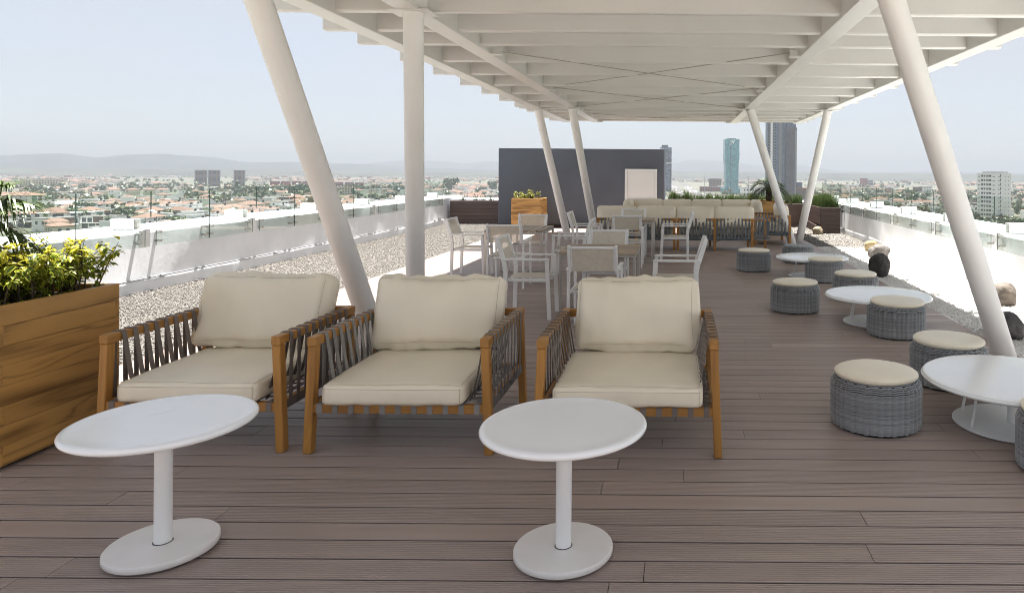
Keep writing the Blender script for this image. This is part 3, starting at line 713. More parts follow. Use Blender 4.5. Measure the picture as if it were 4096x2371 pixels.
# ================================================================== FURNITURE
def cushion(name, w, d, h, parent, loc, rot=(0, 0, 0), rad=0.035, puff=0.03, seed=0, wr=0.006, seams='top', n=16, m=None, ears=0.0):
    """stuffed box cushion (w along x, d along y, h along z) with rounded corners, puffed faces and creases"""
    H = Vector((w / 2, d / 2, h / 2))
    def mp(p):
        q = Vector((p[0] * H.x, p[1] * H.y, p[2] * H.z)); r = min(rad, H.z * 0.95, H.y * 0.95)
        c = Vector([max(-(H[k] - r), min(H[k] - r, q[k])) for k in range(3)]); v = q - c
        if v.length > 1e-9: v = v.normalized() * r
        o = c + v; nrm = v.normalized() if v.length > 1e-9 else Vector((0, 0, 0))
        bx, by, bz = 1 - p[0] ** 2, 1 - p[1] ** 2, 1 - p[2] ** 2
        o.z += (1 if p[2] > 0 else -1) * puff * abs(p[2]) ** 3 * (bx * by) ** 0.6
        o.y += (1 if p[1] > 0 else -1) * (puff * 0.5 * abs(p[1]) ** 3 * (bx * bz) ** 0.6 - ears * abs(p[1]) ** 2 * bx)
        o.x += (1 if p[0] > 0 else -1) * (puff * 0.35 * abs(p[0]) ** 3 * (by * bz) ** 0.6 - ears * 0.7 * abs(p[0]) ** 2 * by)
        e = max(abs(p[0]), abs(p[1])) ** 6
        k = mnoise.noise(Vector((o.x * 14 + seed * 7.1, o.y * 5, o.z * 5))) * wr * (0.35 + 0.9 * e) + mnoise.noise(Vector((o.x * 3.5, o.y * 3.5 + seed * 3.3, o.z * 3))) * wr * 1.3
        return o + nrm * k
    b = MB(); cache = {}
    def vid(p):
        key = tuple(round(x, 5) for x in p)
        if key not in cache: cache[key] = len(b.v); b.v.append(tuple(mp(p)))
        return cache[key]
    def g(i, N): return -1 + 2 * i / N
    nn = {0: n, 1: max(8, int(n * d / w)), 2: 8}
    for a in range(3):
        u, v = (a + 1) % 3, (a + 2) % 3
        for s in (-1, 1):
            for i in range(nn[u]):
                for j in range(nn[v]):
                    f = []
                    for (di, dj) in ((0, 0), (1, 0), (1, 1), (0, 1)):
                        p = [0, 0, 0]; p[a] = s; p[u] = g(i + di, nn[u]); p[v] = g(j + dj, nn[v]); f.append(vid(p))
                    b.f.append(tuple(f) if s > 0 else tuple(reversed(f))); b.m.append(0)
    o = b.build(name, m or M['leather'], parent, smooth=True, off=(0, 0, 0), angle=180)
    o.location = loc; o.rotation_euler = rot
    if seams:
        t = MB(); N = 40; e1 = 1 - 2 * 0.017 / w; e2 = 1 - 2 * 0.017 / d
        def path(f, closed=True):
            P = []
            for i in range(N if closed else N + 1):
                q = f(i / N); v = mp(q); P.append(v + Vector((0, 0, 0.0012 * (1 if q[2] > 0 else -1))) + (Vector((0, -0.0012, 0)) if q[1] < -0.99 else Vector()))
            t.tube(P, 0.0011, 4, closed=closed)
        def rect(z):
            def f(u):
                k = u * 4; i = int(k) % 4; r = k - int(k)
                c = ((-e1, -e2), (e1, -e2), (e1, e2), (-e1, e2)); a, bb = c[i], c[(i + 1) % 4]
                return (a[0] + (bb[0] - a[0]) * r, a[1] + (bb[1] - a[1]) * r, z)
            return f
        path(rect(1))
        zz = 0.8
        if seams == 'top':
            path(lambda u: (-0.985 + 1.97 * u, -1, 0.62), False)
            path(lambda u: (-e1, -1, 0.9 - 1.7 * u), False); path(lambda u: (e1, -1, 0.9 - 1.7 * u), False)
        t.build('seam', M['stitch'], o, off=(0, 0, 0))
    return o

# ------------------------------------------------------------------ strapped teak armchairs
def armchair(x, y, label, strapm, seed, top=0.81, seat_w=0.78, seat_dx=0.0, back_dx=0.0):
    p = thing('armchair', label, 'armchair', (x, y, 0), 0, 'teak armchairs with cream cushions')
    off = (0, 0, 0); Wt, Wb, dp = 0.47, 0.495, 0.87
    for s in (-1, 1):
        b = MB(); b.bar((s * Wb, 0.025, 0), (s * Wt, 0.025, 0.586), 0.044, 0.058, 0.004); b.build('leg', M['teak'], p, off=off)
        b = MB(); b.bar((s * Wb, dp, 0), (s * Wt, dp, 0.586), 0.044, 0.058, 0.004); b.build('leg', M['teak'], p, off=off)
        b = MB(); b.box(s * Wt - 0.025, s * Wt + 0.025, -0.006, dp + 0.03, 0.587, 0.637, 0.004); b.build('arm_rail', M['teaky'], p, off=off)
        xs = sorted((s * 0.455, s * 0.49)); b = MB(); b.box(xs[0], xs[1], 0.056, dp - 0.031, 0.226, 0.268, 0.003); b.build('side_rail', M['teaky'], p, off=off)
    b = MB(); b.box(-Wt + 0.026, Wt - 0.026, dp - 0.02, dp + 0.026, 0.588, 0.636, 0.003); b.build('back_rail', M['teakx'], p, off=off)
    for yy in (0.005, dp - 0.02):
        b = MB(); b.box(-0.466, 0.466, yy, yy + 0.042, 0.222, 0.270, 0.003); b.build('seat_rail', M['teakx'], p, off=off)
    # arm straps: over the rail, straight down outside and slanting inwards
    w = 0.034; mm = {}
    for s in (-1, 1):
        xo, xi = s * (Wt + 0.0265), s * (Wt - 0.0265)
        b = MB(); b.ribbon([(s * 0.493, 0, 0.224), (xo, 0, 0.45), (xo, 0, 0.628), (xo - s * 0.004, 0, 0.6385), (xi + s * 0.004, 0, 0.6385), (xi, 0, 0.628), (s * 0.405, 0, 0.40), (s * 0.365, 0, 0.262)],
                           (0, s, 0), w, 0.0028); mm[s] = b.mesh('strap', strapm)
        for k in range(9):
            o = link('strap', mm[s], p); o.location = (0, 0.105 + 0.0815 * k, 0)
        b = MB(); b.ribbon([(s * 0.4945, 0.06, 0.246), (s * 0.4945, dp - 0.035, 0.246)], (0, 0, 1), 0.05, 0.002 * s)
        b.build('side_strap', strapm, p, off=off)
    # seat webbing: straps wrapped round the front rail, woven with cross straps
    b = MB(); b.ribbon([(0, 0.002, 0.2205), (0, 0.0015, 0.2715), (0, 0.02, 0.2745), (0, dp, 0.2745)], (1, 0, 0), 0.03, -0.002); mf = b.mesh('strap', strapm)
    for k in range(11):
        o = link('strap', mf, p); o.location = (-0.43 + 0.086 * k, 0, 0)
    b = MB(); b.ribbon([(-0.46, 0, 0.2785), (0.46, 0, 0.2785)], (0, 1, 0), 0.034, 0.002); mc = b.mesh('strap', strapm)
    for k in range(9):
        o = link('strap', mc, p); o.location = (0, 0.10 + 0.083 * k, 0)
    # back straps, hidden behind the cushion
    b = MB(); b.ribbon([(0, dp + 0.029, 0.30), (0, dp + 0.029, 0.638), (0, dp - 0.022, 0.638), (0, dp - 0.03, 0.28)], (1, 0, 0), 0.034, 0.0025); mb2 = b.mesh('strap', strapm)
    for k in range(7):
        o = link('strap', mb2, p); o.location = (-0.3 + 0.1 * k, 0, 0)
    cushion('seat_cushion', seat_w, 0.76, 0.112, p, (seat_dx, 0.345, 0.337), (R(1.0), 0, 0), 0.028, 0.012, seed * 2.9, 0.0065, 'top', 26)
    cushion('back_cushion', top, 0.455, 0.15, p, (back_dx, 0.775, 0.625), (R(72), 0, R(0.8 * (seed - 2))), 0.038, 0.062, seed * 3.7 + 10, 0.017, 'face', 32, None, 0.013)
    return p
armchair(-2.665, 3.87, 'teak armchair with taupe straps nearest the leafy planter', M['strap'], 1, 0.83, 0.76, 0.0, -0.03)
armchair(-1.52, 3.855, 'middle teak armchair with lighter grey straps', M['strapgrey'], 2, 0.82, 0.77, -0.02, -0.03)
armchair(-0.268, 3.84, 'teak armchair with brown straps standing alone at the right of the row', M['strap'], 3, 0.77, 0.815, 0.0, 0.0)

# ------------------------------------------------------------------ round pedestal tables
def pedestal(x, y, label, group=None):
    p = thing('pedestal_table', label, 'table', (x, y, 0), 0, group)
    b = MB(); b.lathe([(0.0, 0.500), (0.26, 0.503), (0.318, 0.507), (0.331, 0.515), (0.334, 0.524), (0.330, 0.532), (0.321, 0.5365), (0.31, 0.537), (0.296, 0.5345), (0.24, 0.533), (0.0, 0.5325)], 96)
    b.build('tabletop', M['tabletop'], p, smooth=True, off=(0, 0, 0), angle=60)
    b = MB(); b.lathe([(0.0315, 0.040), (0.0315, 0.501)], 32); b.build('pedestal', M['whitepaint'], p, smooth=True, off=(0, 0, 0))
    b = MB(); b.lathe([(0.0, 0.004), (0.182, 0.004), (0.187, 0.008), (0.187, 0.011), (0.196, 0.0125), (0.1985, 0.016), (0.1985, 0.034), (0.195, 0.0385), (0.0, 0.0395)], 80)
    b.build('base', M['tablebase'], p, smooth=True, off=(0, 0, 0))
    b = MB(); b.lathe([(0.036, 0.0398), (0.036, 0.0405), (0.032, 0.041)], 32); b.build('collar', M['darksteel'], p, off=(0, 0, 0))
    for k in range(4):
        a = k * 1.57 + 0.5; b = MB(); b.lathe([(0.016, 0.0), (0.016, 0.0039)], 10, (0.15 * math.cos(a), 0.15 * math.sin(a), 0)); b.build('foot', M['black'], p, off=(0, 0, 0))
    return p
t1 = pedestal(-2.08, 2.87, 'white round pedestal table in front of the left armchairs with a hairline scratch', 'small white round pedestal tables')
pedestal(-0.454, 2.861, 'white round pedestal table before the right armchair', 'small white round pedestal tables')
pedestal(-0.62, 16.2, 'round pedestal table between the far sofas of which the left base shows under the sofa', 'small white round pedestal tables')
pedestal(0.76, 16.0, 'round pedestal table between the far sofas of which the right base shows under the sofa', 'small white round pedestal tables')
b = MB(); P = [(-0.10, 0.03), (-0.075, 0.06), (-0.045, 0.085), (-0.035, 0.105), (-0.03, 0.14), (-0.035, 0.175)]
b.ribbon([(x, y, 0.5331) for x, y in P], (0.6, -0.6, 0), 0.0007, 0.0002); b.build('scratch', M['stitch'], t1, off=(0, 0, 0))

# ------------------------------------------------------------------ white sling dining chairs
def dining_chair_proto():
    p = thing('dining_chair', 'x', 'chair', (0, 0, 0), 0, 'white dining chairs with cream mesh slings'); o0 = (0, 0, 0)
    for s in (-1, 1):
        x = s * 0.235
        b = MB(); b.bar((x, -0.235, 0), (x, -0.225, 0.50), 0.024, 0.042, 0.003); b.bar((x, -0.225, 0.50), (x, -0.245, 0.615), 0.024, 0.042, 0.003); b.build('rear_leg', M['chairmetal'], p, off=o0)
        b = MB(); b.bar((x, 0.235, 0), (x, 0.205, 0.628), 0.024, 0.04, 0.003); b.build('front_leg', M['chairmetal'], p, off=o0)
        b = MB(); b.box(x - 0.0205, x + 0.0205, -0.268, 0.227, 0.617, 0.639, 0.004); b.build('armrest', M['chairmetal'], p, off=o0)
        b = MB(); b.bar((s * 0.2205, -0.246, 0.60), (s * 0.2205, -0.325, 0.855), 0.026, 0.045, 0.003); b.build('back_post', M['chairmetal'], p, off=o0)
        b = MB(); b.bar((s * 0.2, -0.238, 0.607), (s * 0.2, -0.311, 0.84), 0.013, 0.02, 0.003)
        for z in (0.65, 0.73, 0.80):
            k = (z - 0.607) / 0.233; b.box(s * 0.2 - 0.008, s * 0.2 + 0.008, -0.262 - 0.073 * k, -0.25 - 0.073 * k, z - 0.006, z + 0.006, 0.002)
        b.build('sling_bar', M['chairmetal'], p, off=o0)
        xs = sorted((s * 0.2, s * 0.222)); b = MB(); b.box(xs[0], xs[1], -0.21, 0.2, 0.392, 0.43, 0.004); b.build('seat_rail', M['chairmetal'], p, off=o0)
    b = MB(); b.box(-0.207, 0.207, -0.338, -0.312, 0.828, 0.852, 0.004); b.build('back_rail', M['chairmetal'], p, off=o0)
    for y in (-0.2, 0.17):
        b = MB(); b.box(-0.199, 0.199, y, y + 0.03, 0.392, 0.417, 0.004); b.build('cross_rail', M['chairmetal'], p, off=o0)
    b = MB(); n = 8
    for j in range(n + 1):
        for i in range(n + 1):
            u, v = -1 + 2 * i / n, j / n
            b.v.append((u * 0.201, -0.205 + 0.41 * v, 0.434 - 0.012 * (1 - u * u) * math.sin(math.pi * v) + 0.004 * mnoise.noise((u * 2, v * 5, 0))))
    for j in range(n):
        for i in range(n): a = j * (n + 1) + i; b.f.append((a, a + 1, a + n + 2, a + n + 1)); b.m.append(0)
    b.build('seat_sling', M['sling'], p, True, off=o0, angle=180)
    b = MB()
    for j in range(n + 1):
        for i in range(n + 1):
            u, v = -1 + 2 * i / n, j / n
            b.v.append((u * 0.197, -0.242 - 0.073 * v - 0.008 * (1 - u * u), 0.607 + 0.225 * v))
    for j in range(n):
        for i in range(n): a = j * (n + 1) + i; b.f.append((a, a + 1, a + n + 2, a + n + 1)); b.m.append(0)
    b.build('back_sling', M['sling'], p, True, off=o0, angle=180)
    return p
CH = [(-3.02, 10.405, -90, 'white dining chair farthest left with legs on the sunlit boards'),
      (-2.27, 9.545, 0, 'white dining chair with its back to us at the near end of the left table'),
      (-2.35, 11.145, 180, 'white dining chair at the far end of the left table in front of the planter'),
      (-1.575, 10.37, 90, 'white dining chair at the right side of the left table beside the slanting column'),
      (-1.57, 7.61, -90, 'near white dining chair seen from its left side at the left of the centre table'),
      (-0.80, 6.93, 0, 'nearest white dining chair with its back to us before the centre table'),
      (-0.83, 8.20, 180, 'white dining chair facing us across the centre table'),
      (-0.03, 7.59, 90, 'near white dining chair turned left at the right of the centre table'),
      (-0.82, 11.64, 0, 'white dining chair with its back to us before the farthest table'),
      (-0.835, 12.98, 180, 'white dining chair between the farthest table and the sofa'),
      (-0.06, 12.39, 90, 'far white dining chair turned left at the right of the farthest table'),
      (-1.555, 12.25, -90, 'far white dining chair left of the farthest table under the slanting columns')]
proto = dining_chair_proto()
for i, (x, y, a, lab) in enumerate(CH):
    o = proto if i == 0 else copy_tree(proto)
    o.location = (x, y, 0); o.rotation_euler = (0, 0, R(a)); o['label'] = lab
def dining_table(x0, x1, y0, y1, along, n, label):
    cx, cy_ = (x0 + x1) / 2, (y0 + y1) / 2; W, D = x1 - x0, y1 - y0
    p = thing('dining_table', label, 'table', (cx, cy_, 0), 0, 'slatted dining tables on steel frames'); o0 = (0, 0, 0)
    L_, T_ = (W, D) if along == 'X' else (D, W); pt = T_ / n; b = MB()
    if along == 'X': b.box(-L_ / 2, L_ / 2, -pt / 2 + 0.007, pt / 2 - 0.007, -0.013, 0.013, 0.003)
    else: b.box(-pt / 2 + 0.007, pt / 2 - 0.007, -L_ / 2, L_ / 2, -0.013, 0.013, 0.003)
    me = b.mesh('slat', M['slat'] if along == 'X' else M['slaty'])
    for k in range(n):
        o = link('slat', me, p); q = -T_ / 2 + pt * (k + 0.5); o.location = (0, q, 0.707) if along == 'X' else (q, 0, 0.707)
    e = 0.016
    for s in (-1, 1):   # two steel frames, near and far
        y = s * (D / 2 - 0.02); b = MB()
        for t in (-1, 1): b.box(t * (W / 2 - 0.02) - e, t * (W / 2 - 0.02) + e, y - e, y + e, 0.033, 0.66, 0.003)
        b.box(-W / 2 + 0.004, W / 2 - 0.004, y - e, y + e, 0.661, 0.6925, 0.003); b.box(-W / 2 + 0.004, W / 2 - 0.004, y - e, y + e, 0.0, 0.032, 0.003)
        b.build('leg_frame', M['steel'], p, off=o0)
        b = MB(); x = s * (W / 2 - 0.02); b.box(x - e, x + e, -D / 2 + 0.037, D / 2 - 0.037, 0.663, 0.691, 0.003); b.build('apron', M['steel'], p, off=o0)
    b = MB(); b.box(-0.012, 0.012, -D / 2 + 0.037, D / 2 - 0.037, 0.004, 0.028, 0.003); b.build('stretcher', M['steel'], p, off=o0)
dining_table(-2.73, -1.90, 9.93, 10.87, 'Y', 8, 'left slatted dining table with boards running away from us')
dining_table(-1.232, -0.43, 7.31, 8.12, 'X', 9, 'centre slatted dining table nearest the armchairs')
dining_table(-1.218, -0.42, 12.1, 12.9, 'X', 9, 'farthest slatted dining table close to the sofa back')

# ------------------------------------------------------------------ wicker stools
def weave_mesh():
    path = []; r, z = 0.268, 0.018; st = 0.0088
    while z < 0.248: path.append((r - 0.006 * max(0, (0.05 - z) / 0.05), z)); z += st
    for k in range(1, 6): a = k / 6 * math.pi / 2; path.append((0.268 - 0.045 * (1 - math.cos(a)), 0.248 + 0.045 * math.sin(a)))
    r = 0.223
    while r > 0.035: path.append((r, 0.294 + 0.004 * (r < 0.2))); r -= st
    n = 160; V = []; F = []
    th = np.linspace(0, 2 * np.pi, n, endpoint=False); o = 0
    for j, (r, z) in enumerate(path):
        side = min(1.0, max(0.0, (r - 0.03) / 0.2)); w = 0.0105 * side * (np.abs(np.cos(20 * th)) ** 0.6 - 0.55); sh_ = 0.0016 * side * np.tanh(5 * np.cos(20 * th)); q = 0.0040
        top = z > 0.29
        for k in range(4):
            a = math.pi / 4 + k * math.pi / 2; dr, dz = q * math.cos(a) * 1.15, q * math.sin(a) * 1.15
            rr = r + dr + (sh_ if top else w); zz = z + dz + (w if top else sh_)
            V.append(np.stack([rr * np.cos(th), rr * np.sin(th), np.broadcast_to(zz, th.shape)], 1))
        for k in range(4):
            l = (k + 1) % 4; i = np.arange(n); i2 = (i + 1) % n
            F.append(np.stack([o + k * n + i, o + k * n + i2, o + l * n + i2, o + l * n + i], 1))
        o += 4 * n
    V = np.concatenate(V); F = np.concatenate(F); me = bpy.data.meshes.new('weave')
    me.from_pydata(V.tolist(), [], F[:, ::-1].tolist()); me.polygons.foreach_set('use_smooth', [True] * len(me.polygons)); me.materials.append(M['rattan']); me.update()
    return me
wm = weave_mesh()
ST = [(1.236, 4.40, 0, (0, 0), 'nearest grey wicker stool with a flat cream cushion left of the front coffee table'),
      (2.02, 5.27, .6, (0.0, 0), 'grey wicker stool with cushion just behind the front coffee table'),
      (2.11, 6.83, 1.2, (0.01, -0.01), 'grey wicker stool in front of the middle coffee table with its cushion slightly tilted'),
      (1.327, 8.0, 2.0, (0, 0), 'grey wicker stool with cushion standing left of the middle coffee table'),
      (2.19, 8.72, 2.6, (0, 0), 'grey wicker stool partly hidden behind the middle coffee table'),
      (2.11, 10.2, .3, (0.03, 0), 'grey wicker stool before the far coffee table with cushion slid to the right'),
      (1.208, 11.25, 1.5, (0.0, 0), 'grey wicker stool standing alone left of the far coffee table'),
      (2.09, 12.3, .9, None, 'grey wicker stool without a cushion at the foot of the far column'),
      (2.08, 3.71, 2.2, (0, 0), 'grey wicker stool cut by the right picture edge before the front coffee table')]
cush = MB(); cush.lathe([(0.0, 0.0), (0.236, 0.0), (0.248, 0.005), (0.2535, 0.015), (0.252, 0.026), (0.241, 0.035), (0.20, 0.0405), (0.10, 0.043), (0.0, 0.0435)], 64)
cush.v = [(x, y, z + (0.0035 * mnoise.noise((x * 7, y * 7, 0)) if z > 0.025 else 0)) for x, y, z in cush.v]
cm = cush.mesh('cushion', M['leather'], True); sm_ = MB(); sm_.tube([(0.2525 * math.cos(a * math.pi / 32), 0.2525 * math.sin(a * math.pi / 32), 0.0125) for a in range(64)], 0.0013, 4, closed=True); smm = sm_.mesh('seam', M['stitch'])
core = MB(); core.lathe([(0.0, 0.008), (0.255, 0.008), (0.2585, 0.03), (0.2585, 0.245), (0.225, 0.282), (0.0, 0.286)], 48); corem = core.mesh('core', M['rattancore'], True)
ft = MB(); ft.lathe([(0.0, 0.0), (0.25, 0.0), (0.25, 0.0075), (0.0, 0.0075)], 32); ftm = ft.mesh('base', M['black'])
for (x, y, a, cu, lab) in ST:
    p = thing('wicker_stool', lab, 'stool', (x, y, 0), a, 'round grey wicker stools')
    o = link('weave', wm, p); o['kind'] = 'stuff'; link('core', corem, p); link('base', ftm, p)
    if cu is not None:
        c = link('cushion', cm, p); c.location = (cu[0], cu[1], 0.3005); c.rotation_euler = (R(rng.uniform(-.7, .7)), R(rng.uniform(-.7, .7)) - (R(1.6) if cu[0] > 0 else 0), 0); link('seam', smm, c)
# ------------------------------------------------------------------ low coffee tables
def coffee(x, y, label):
    p = thing('coffee_table', label, 'table', (x, y, 0), 0, 'low white round coffee tables'); o0 = (0, 0, 0)
    b = MB(); b.lathe([(0.0, 0.262), (0.50, 0.264), (0.532, 0.268), (0.541, 0.277), (0.541, 0.284), (0.533, 0.290), (0.531, 0.296), (0.522, 0.3005), (0.51, 0.302), (0.0, 0.302)], 112); b.build('tabletop', M['tabletop'], p, True, off=o0)
    b = MB(); b.lathe([(0.0, 0.005), (0.345, 0.005), (0.352, 0.008), (0.352, 0.014), (0.349, 0.0165), (0.0, 0.0168)], 90); b.build('base', M['whitepaint'], p, True, off=o0)
    b = MB(); b.lathe([(0.034, 0.017), (0.034, 0.2625)], 28); b.build('pedestal', M['whitepaint'], p, True, off=o0)
    for k in range(6):
        a = R(138 + 60 * k); b = MB(); b.tube([(0.312 * math.cos(a), 0.312 * math.sin(a), 0.016), (0.262 * math.cos(a), 0.262 * math.sin(a), 0.264)], 0.0085, 12); b.build('strut', M['whitepaint'], p, True, off=o0)
coffee(2.085, 4.39, 'front low white round coffee table at the right picture edge')
coffee(2.085, 7.37, 'middle low white round coffee table among the wicker stools')
coffee(2.02, 10.65, 'far low white round coffee table behind a wicker stool')

# ------------------------------------------------------------------ strapped teak sofas
def sofa(label, x, y, rz, width, depth, legs, cushions, straps_front=False, wing=0.0, sides=True):
    """local: back along y=0, seat towards +y, from x=0 to width; wing = woven end platform width"""
    p = thing('sofa', label, 'sofa', (x, y, 0), rz, 'teak sofas with slate straps'); o0 = (0, 0, 0); W = width
    for (lx, ly) in legs:
        b = MB(); b.box(lx - 0.024, lx + 0.024, ly, ly + 0.048, 0.0, 0.588, 0.003); b.build('leg', M['teak'], p, off=o0)
    b = MB(); b.box(0, W, 0.0, 0.05, 0.589, 0.638, 0.003); b.build('top_rail', M['teakx'], p, off=o0)
    for yy in (0.004, depth - 0.045):
        b = MB(); b.box(0.002, W - 0.002, yy, yy + 0.04, 0.235, 0.278, 0.003); b.build('seat_rail', M['strapblue'], p, off=o0)
    if sides:
        for xx in (0.0, W - 0.05):
            b = MB(); b.box(xx + 0.001, xx + 0.049, 0.051, depth - 0.001, 0.589, 0.637, 0.003); b.build('arm_rail', M['teaky'], p, off=o0)
    b = MB(); b.ribbon([(0, -0.003, 0.232), (0, -0.003, 0.6395), (0, 0.052, 0.6395), (0.012, 0.055, 0.28)], (1, 0, 0), 0.032, 0.0025); me = b.mesh('strap', M['strapblue'])
    xx = 0.1
    while xx < W - 0.05:
        if all(abs(xx - lx) > 0.038 for lx, ly in legs if ly < 0.1): o = link('strap', me, p); o.location = (xx, 0, 0)
        xx += 0.0705
    if sides:
        b = MB(); b.ribbon([(-0.003, 0, 0.24), (-0.003, 0, 0.6395), (0.052, 0, 0.6395), (0.055, 0, 0.28)], (0, -1, 0), 0.032, 0.0025); ms = b.mesh('strap', M['strapblue'])
        for s in (0, 1):
            yy = 0.12
            while yy < depth - 0.06:
                o = link('strap', ms, p); o.location = (0 if s == 0 else W - 0.05, yy, 0); yy += 0.0705
    b = MB(); b.box(0.06, W - wing - 0.06, 0.06, depth - 0.05, 0.20, 0.279); b.build('webbing', M['strapblue'], p, off=o0)
    if wing:
        b = MB(); b.box(W - wing, W - 0.05, 0.051, depth - 0.03, 0.60, 0.628); wp = b.build('platform', M['strapblue'], p, off=o0)
        b = MB()
        for k in range(8): b.box(W - wing + 0.005, W - 0.052, 0.07 + k * 0.09, 0.11 + k * 0.09, 0.629, 0.633)
        b.cm = 0; b.build('weave', M['strapgrey'], wp, off=o0)
    for i, (a, c) in enumerate(cushions):
        cushion('seat_cushion', c - a - 0.01, depth - 0.1, 0.15, p, ((a + c) / 2, depth / 2 + 0.04, 0.357), (0, 0, 0), 0.03, 0.012, i, 0.003, None, 12)
        cushion('back_cushion', c - a - 0.006, 0.42, 0.17, p, ((a + c) / 2, 0.13, 0.655), (R(97), 0, R(180)), 0.04, 0.05, i + 31, 0.008, None, 14, None, 0.012)
    return p
sofa('left half of the strapped teak sofa seen from behind the dining tables', -1.615, 14.0, 0, 1.57, 0.85, [(0.03, 0.0), (0.79, 0.0), (1.54, 0.0), (0.03, 0.79), (1.54, 0.79)], [(0.0, 0.785), (0.79, 1.565)])
sofa('right half of the strapped teak sofa seen from behind with woven end platform', -0.03, 14.0, 0, 1.85, 0.85, [(0.028, 0.0), (0.76, 0.0), (1.5, 0.0), (1.80, 0.36), (0.7, 0.79), (1.5, 0.79), (0.03, 0.79)], [(0.0, 0.755), (0.76, 1.535)], wing=0.30, sides=False)
fs = sofa('far teak sofa facing us with four back cushions against the planter', 1.88, 17.95, R(180), 3.05, 0.85, [(0.03, 0.0), (1.5, 0.0), (3.0, 0.0), (0.03, 0.79), (1.5, 0.79), (3.0, 0.79)], [(0.05 + 0.74 * k, 0.05 + 0.74 * (k + 1)) for k in range(4)], sides=False)
cushion('arm_cushion', 0.62, 0.42, 0.15, fs, (-0.06, 0.42, 0.655), (R(97), 0, R(97)), 0.05, 0.04, 61, 0.006, None, 14)
cushion('arm_cushion', 0.62, 0.42, 0.15, fs, (3.12, 0.42, 0.655), (R(97), 0, R(-97)), 0.05, 0.04, 62, 0.006, None, 14)
sofa('teak side sofa facing left beside the right end of the seating group', 2.42, 15.15, R(90), 1.2, 0.80, [(0.03, 0.0), (1.15, 0.0), (0.03, 0.74), (1.15, 0.74)], [(0.06, 1.14)])
# ================================================================== CITY
GZ = -34.5
def cmat(n, c, **k): return mat(n, c, k.pop('rough', 0.85), 0.15, **k)
M['cwhite'] = cmat('city white stucco', (0.86, 0.855, 0.84), rand=0.06)
M['ccream'] = cmat('city cream stucco', (0.68, 0.61, 0.49), rand=0.1)
M['cgrey'] = cmat('city grey concrete', (0.26, 0.26, 0.27), rand=0.15)
M['cbrown'] = cmat('city brown panel', (0.20, 0.135, 0.105), rand=0.1)
M['tgrey'] = cmat('tower grey', (0.23, 0.28, 0.36))
M['tbrown'] = cmat('tower brown panel', (0.155, 0.135, 0.145))
M['cred'] = cmat('city red brick', (0.30, 0.105, 0.085), rand=0.12)
M['ctile'] = cmat('city terracotta tile', (0.175, 0.112, 0.088), rand=0.16, bump=0.5, bs=3, bdist=0.3)
M['cflat'] = cmat('city flat roof', (0.145, 0.14, 0.135), rand=0.12)
M['cwin'] = mat('city window glass', (0.045, 0.06, 0.07), 0.12, 0.6)
M['cgreen'] = mat('city green glass', (0.10, 0.24, 0.22), 0.12, 0.6)
M['cdark'] = cmat('city dark opening', (0.03, 0.032, 0.035))
M['crown1'] = leafmat('city tree leaf dark', (0.045, 0.075, 0.034), 0.45, 0.15)
M['crown2'] = leafmat('city tree leaf mid', (0.060, 0.095, 0.030), 0.45, 0.15)
M['crown3'] = leafmat('city tree leaf olive', (0.085, 0.10, 0.045), 0.4, 0.15)
M['ctrunk'] = cmat('city tree trunk', (0.09, 0.07, 0.05))
M['road'] = cmat('city road', (0.10, 0.098, 0.095), var=0.1, vs=0.05)
M['lawn'] = cmat('golf lawn', (0.052, 0.078, 0.024), var=0.25, vs=0.05)
# ground sheet out to the horizon: gardens, dry fields, paved lots
m = bpy.data.materials.new('city ground'); m.use_nodes = True; t = m.node_tree; L = t.links.new; p_ = t.nodes['Principled BSDF']; p_.inputs['Roughness'].default_value = 0.95
tc = t.nodes.new('ShaderNodeTexCoord')
def nzc(sc, det):
    n = t.nodes.new('ShaderNodeTexNoise'); n.inputs['Scale'].default_value = sc; n.inputs['Detail'].default_value = det; L(tc.outputs['Object'], n.inputs['Vector']); return n
n1 = nzc(0.0042, 5); n2 = nzc(0.03, 3)
r1 = t.nodes.new('ShaderNodeValToRGB'); e = r1.color_ramp.elements; e[0].position = 0.36; e[0].color = (0.04, 0.055, 0.024, 1); e[1].position = 0.62; e[1].color = (0.125, 0.108, 0.078, 1)
e2 = r1.color_ramp.elements.new(0.48); e2.color = (0.075, 0.078, 0.046, 1)
r3 = t.nodes.new('ShaderNodeValToRGB'); e = r3.color_ramp.elements; e[0].position = 0.42; e[0].color = (0.036, 0.048, 0.022, 1); e[1].position = 0.6; e[1].color = (0.14, 0.132, 0.12, 1)
L(n1.outputs[0], r1.inputs[0]); L(n2.outputs[0], r3.inputs[0])
mx_ = t.nodes.new('ShaderNodeMixRGB'); mx_.inputs[0].default_value = 0.45; L(r1.outputs[0], mx_.inputs[1]); L(r3.outputs[0], mx_.inputs[2]); L(mx_.outputs[0], p_.inputs['Base Color'])
b = MB(); b.add([(-14000, -3000, GZ), (14000, -3000, GZ), (14000, 14000, GZ), (-14000, 14000, GZ)], [(0, 1, 2, 3)])
o = b.build('ground', m); o['kind'] = 'structure'
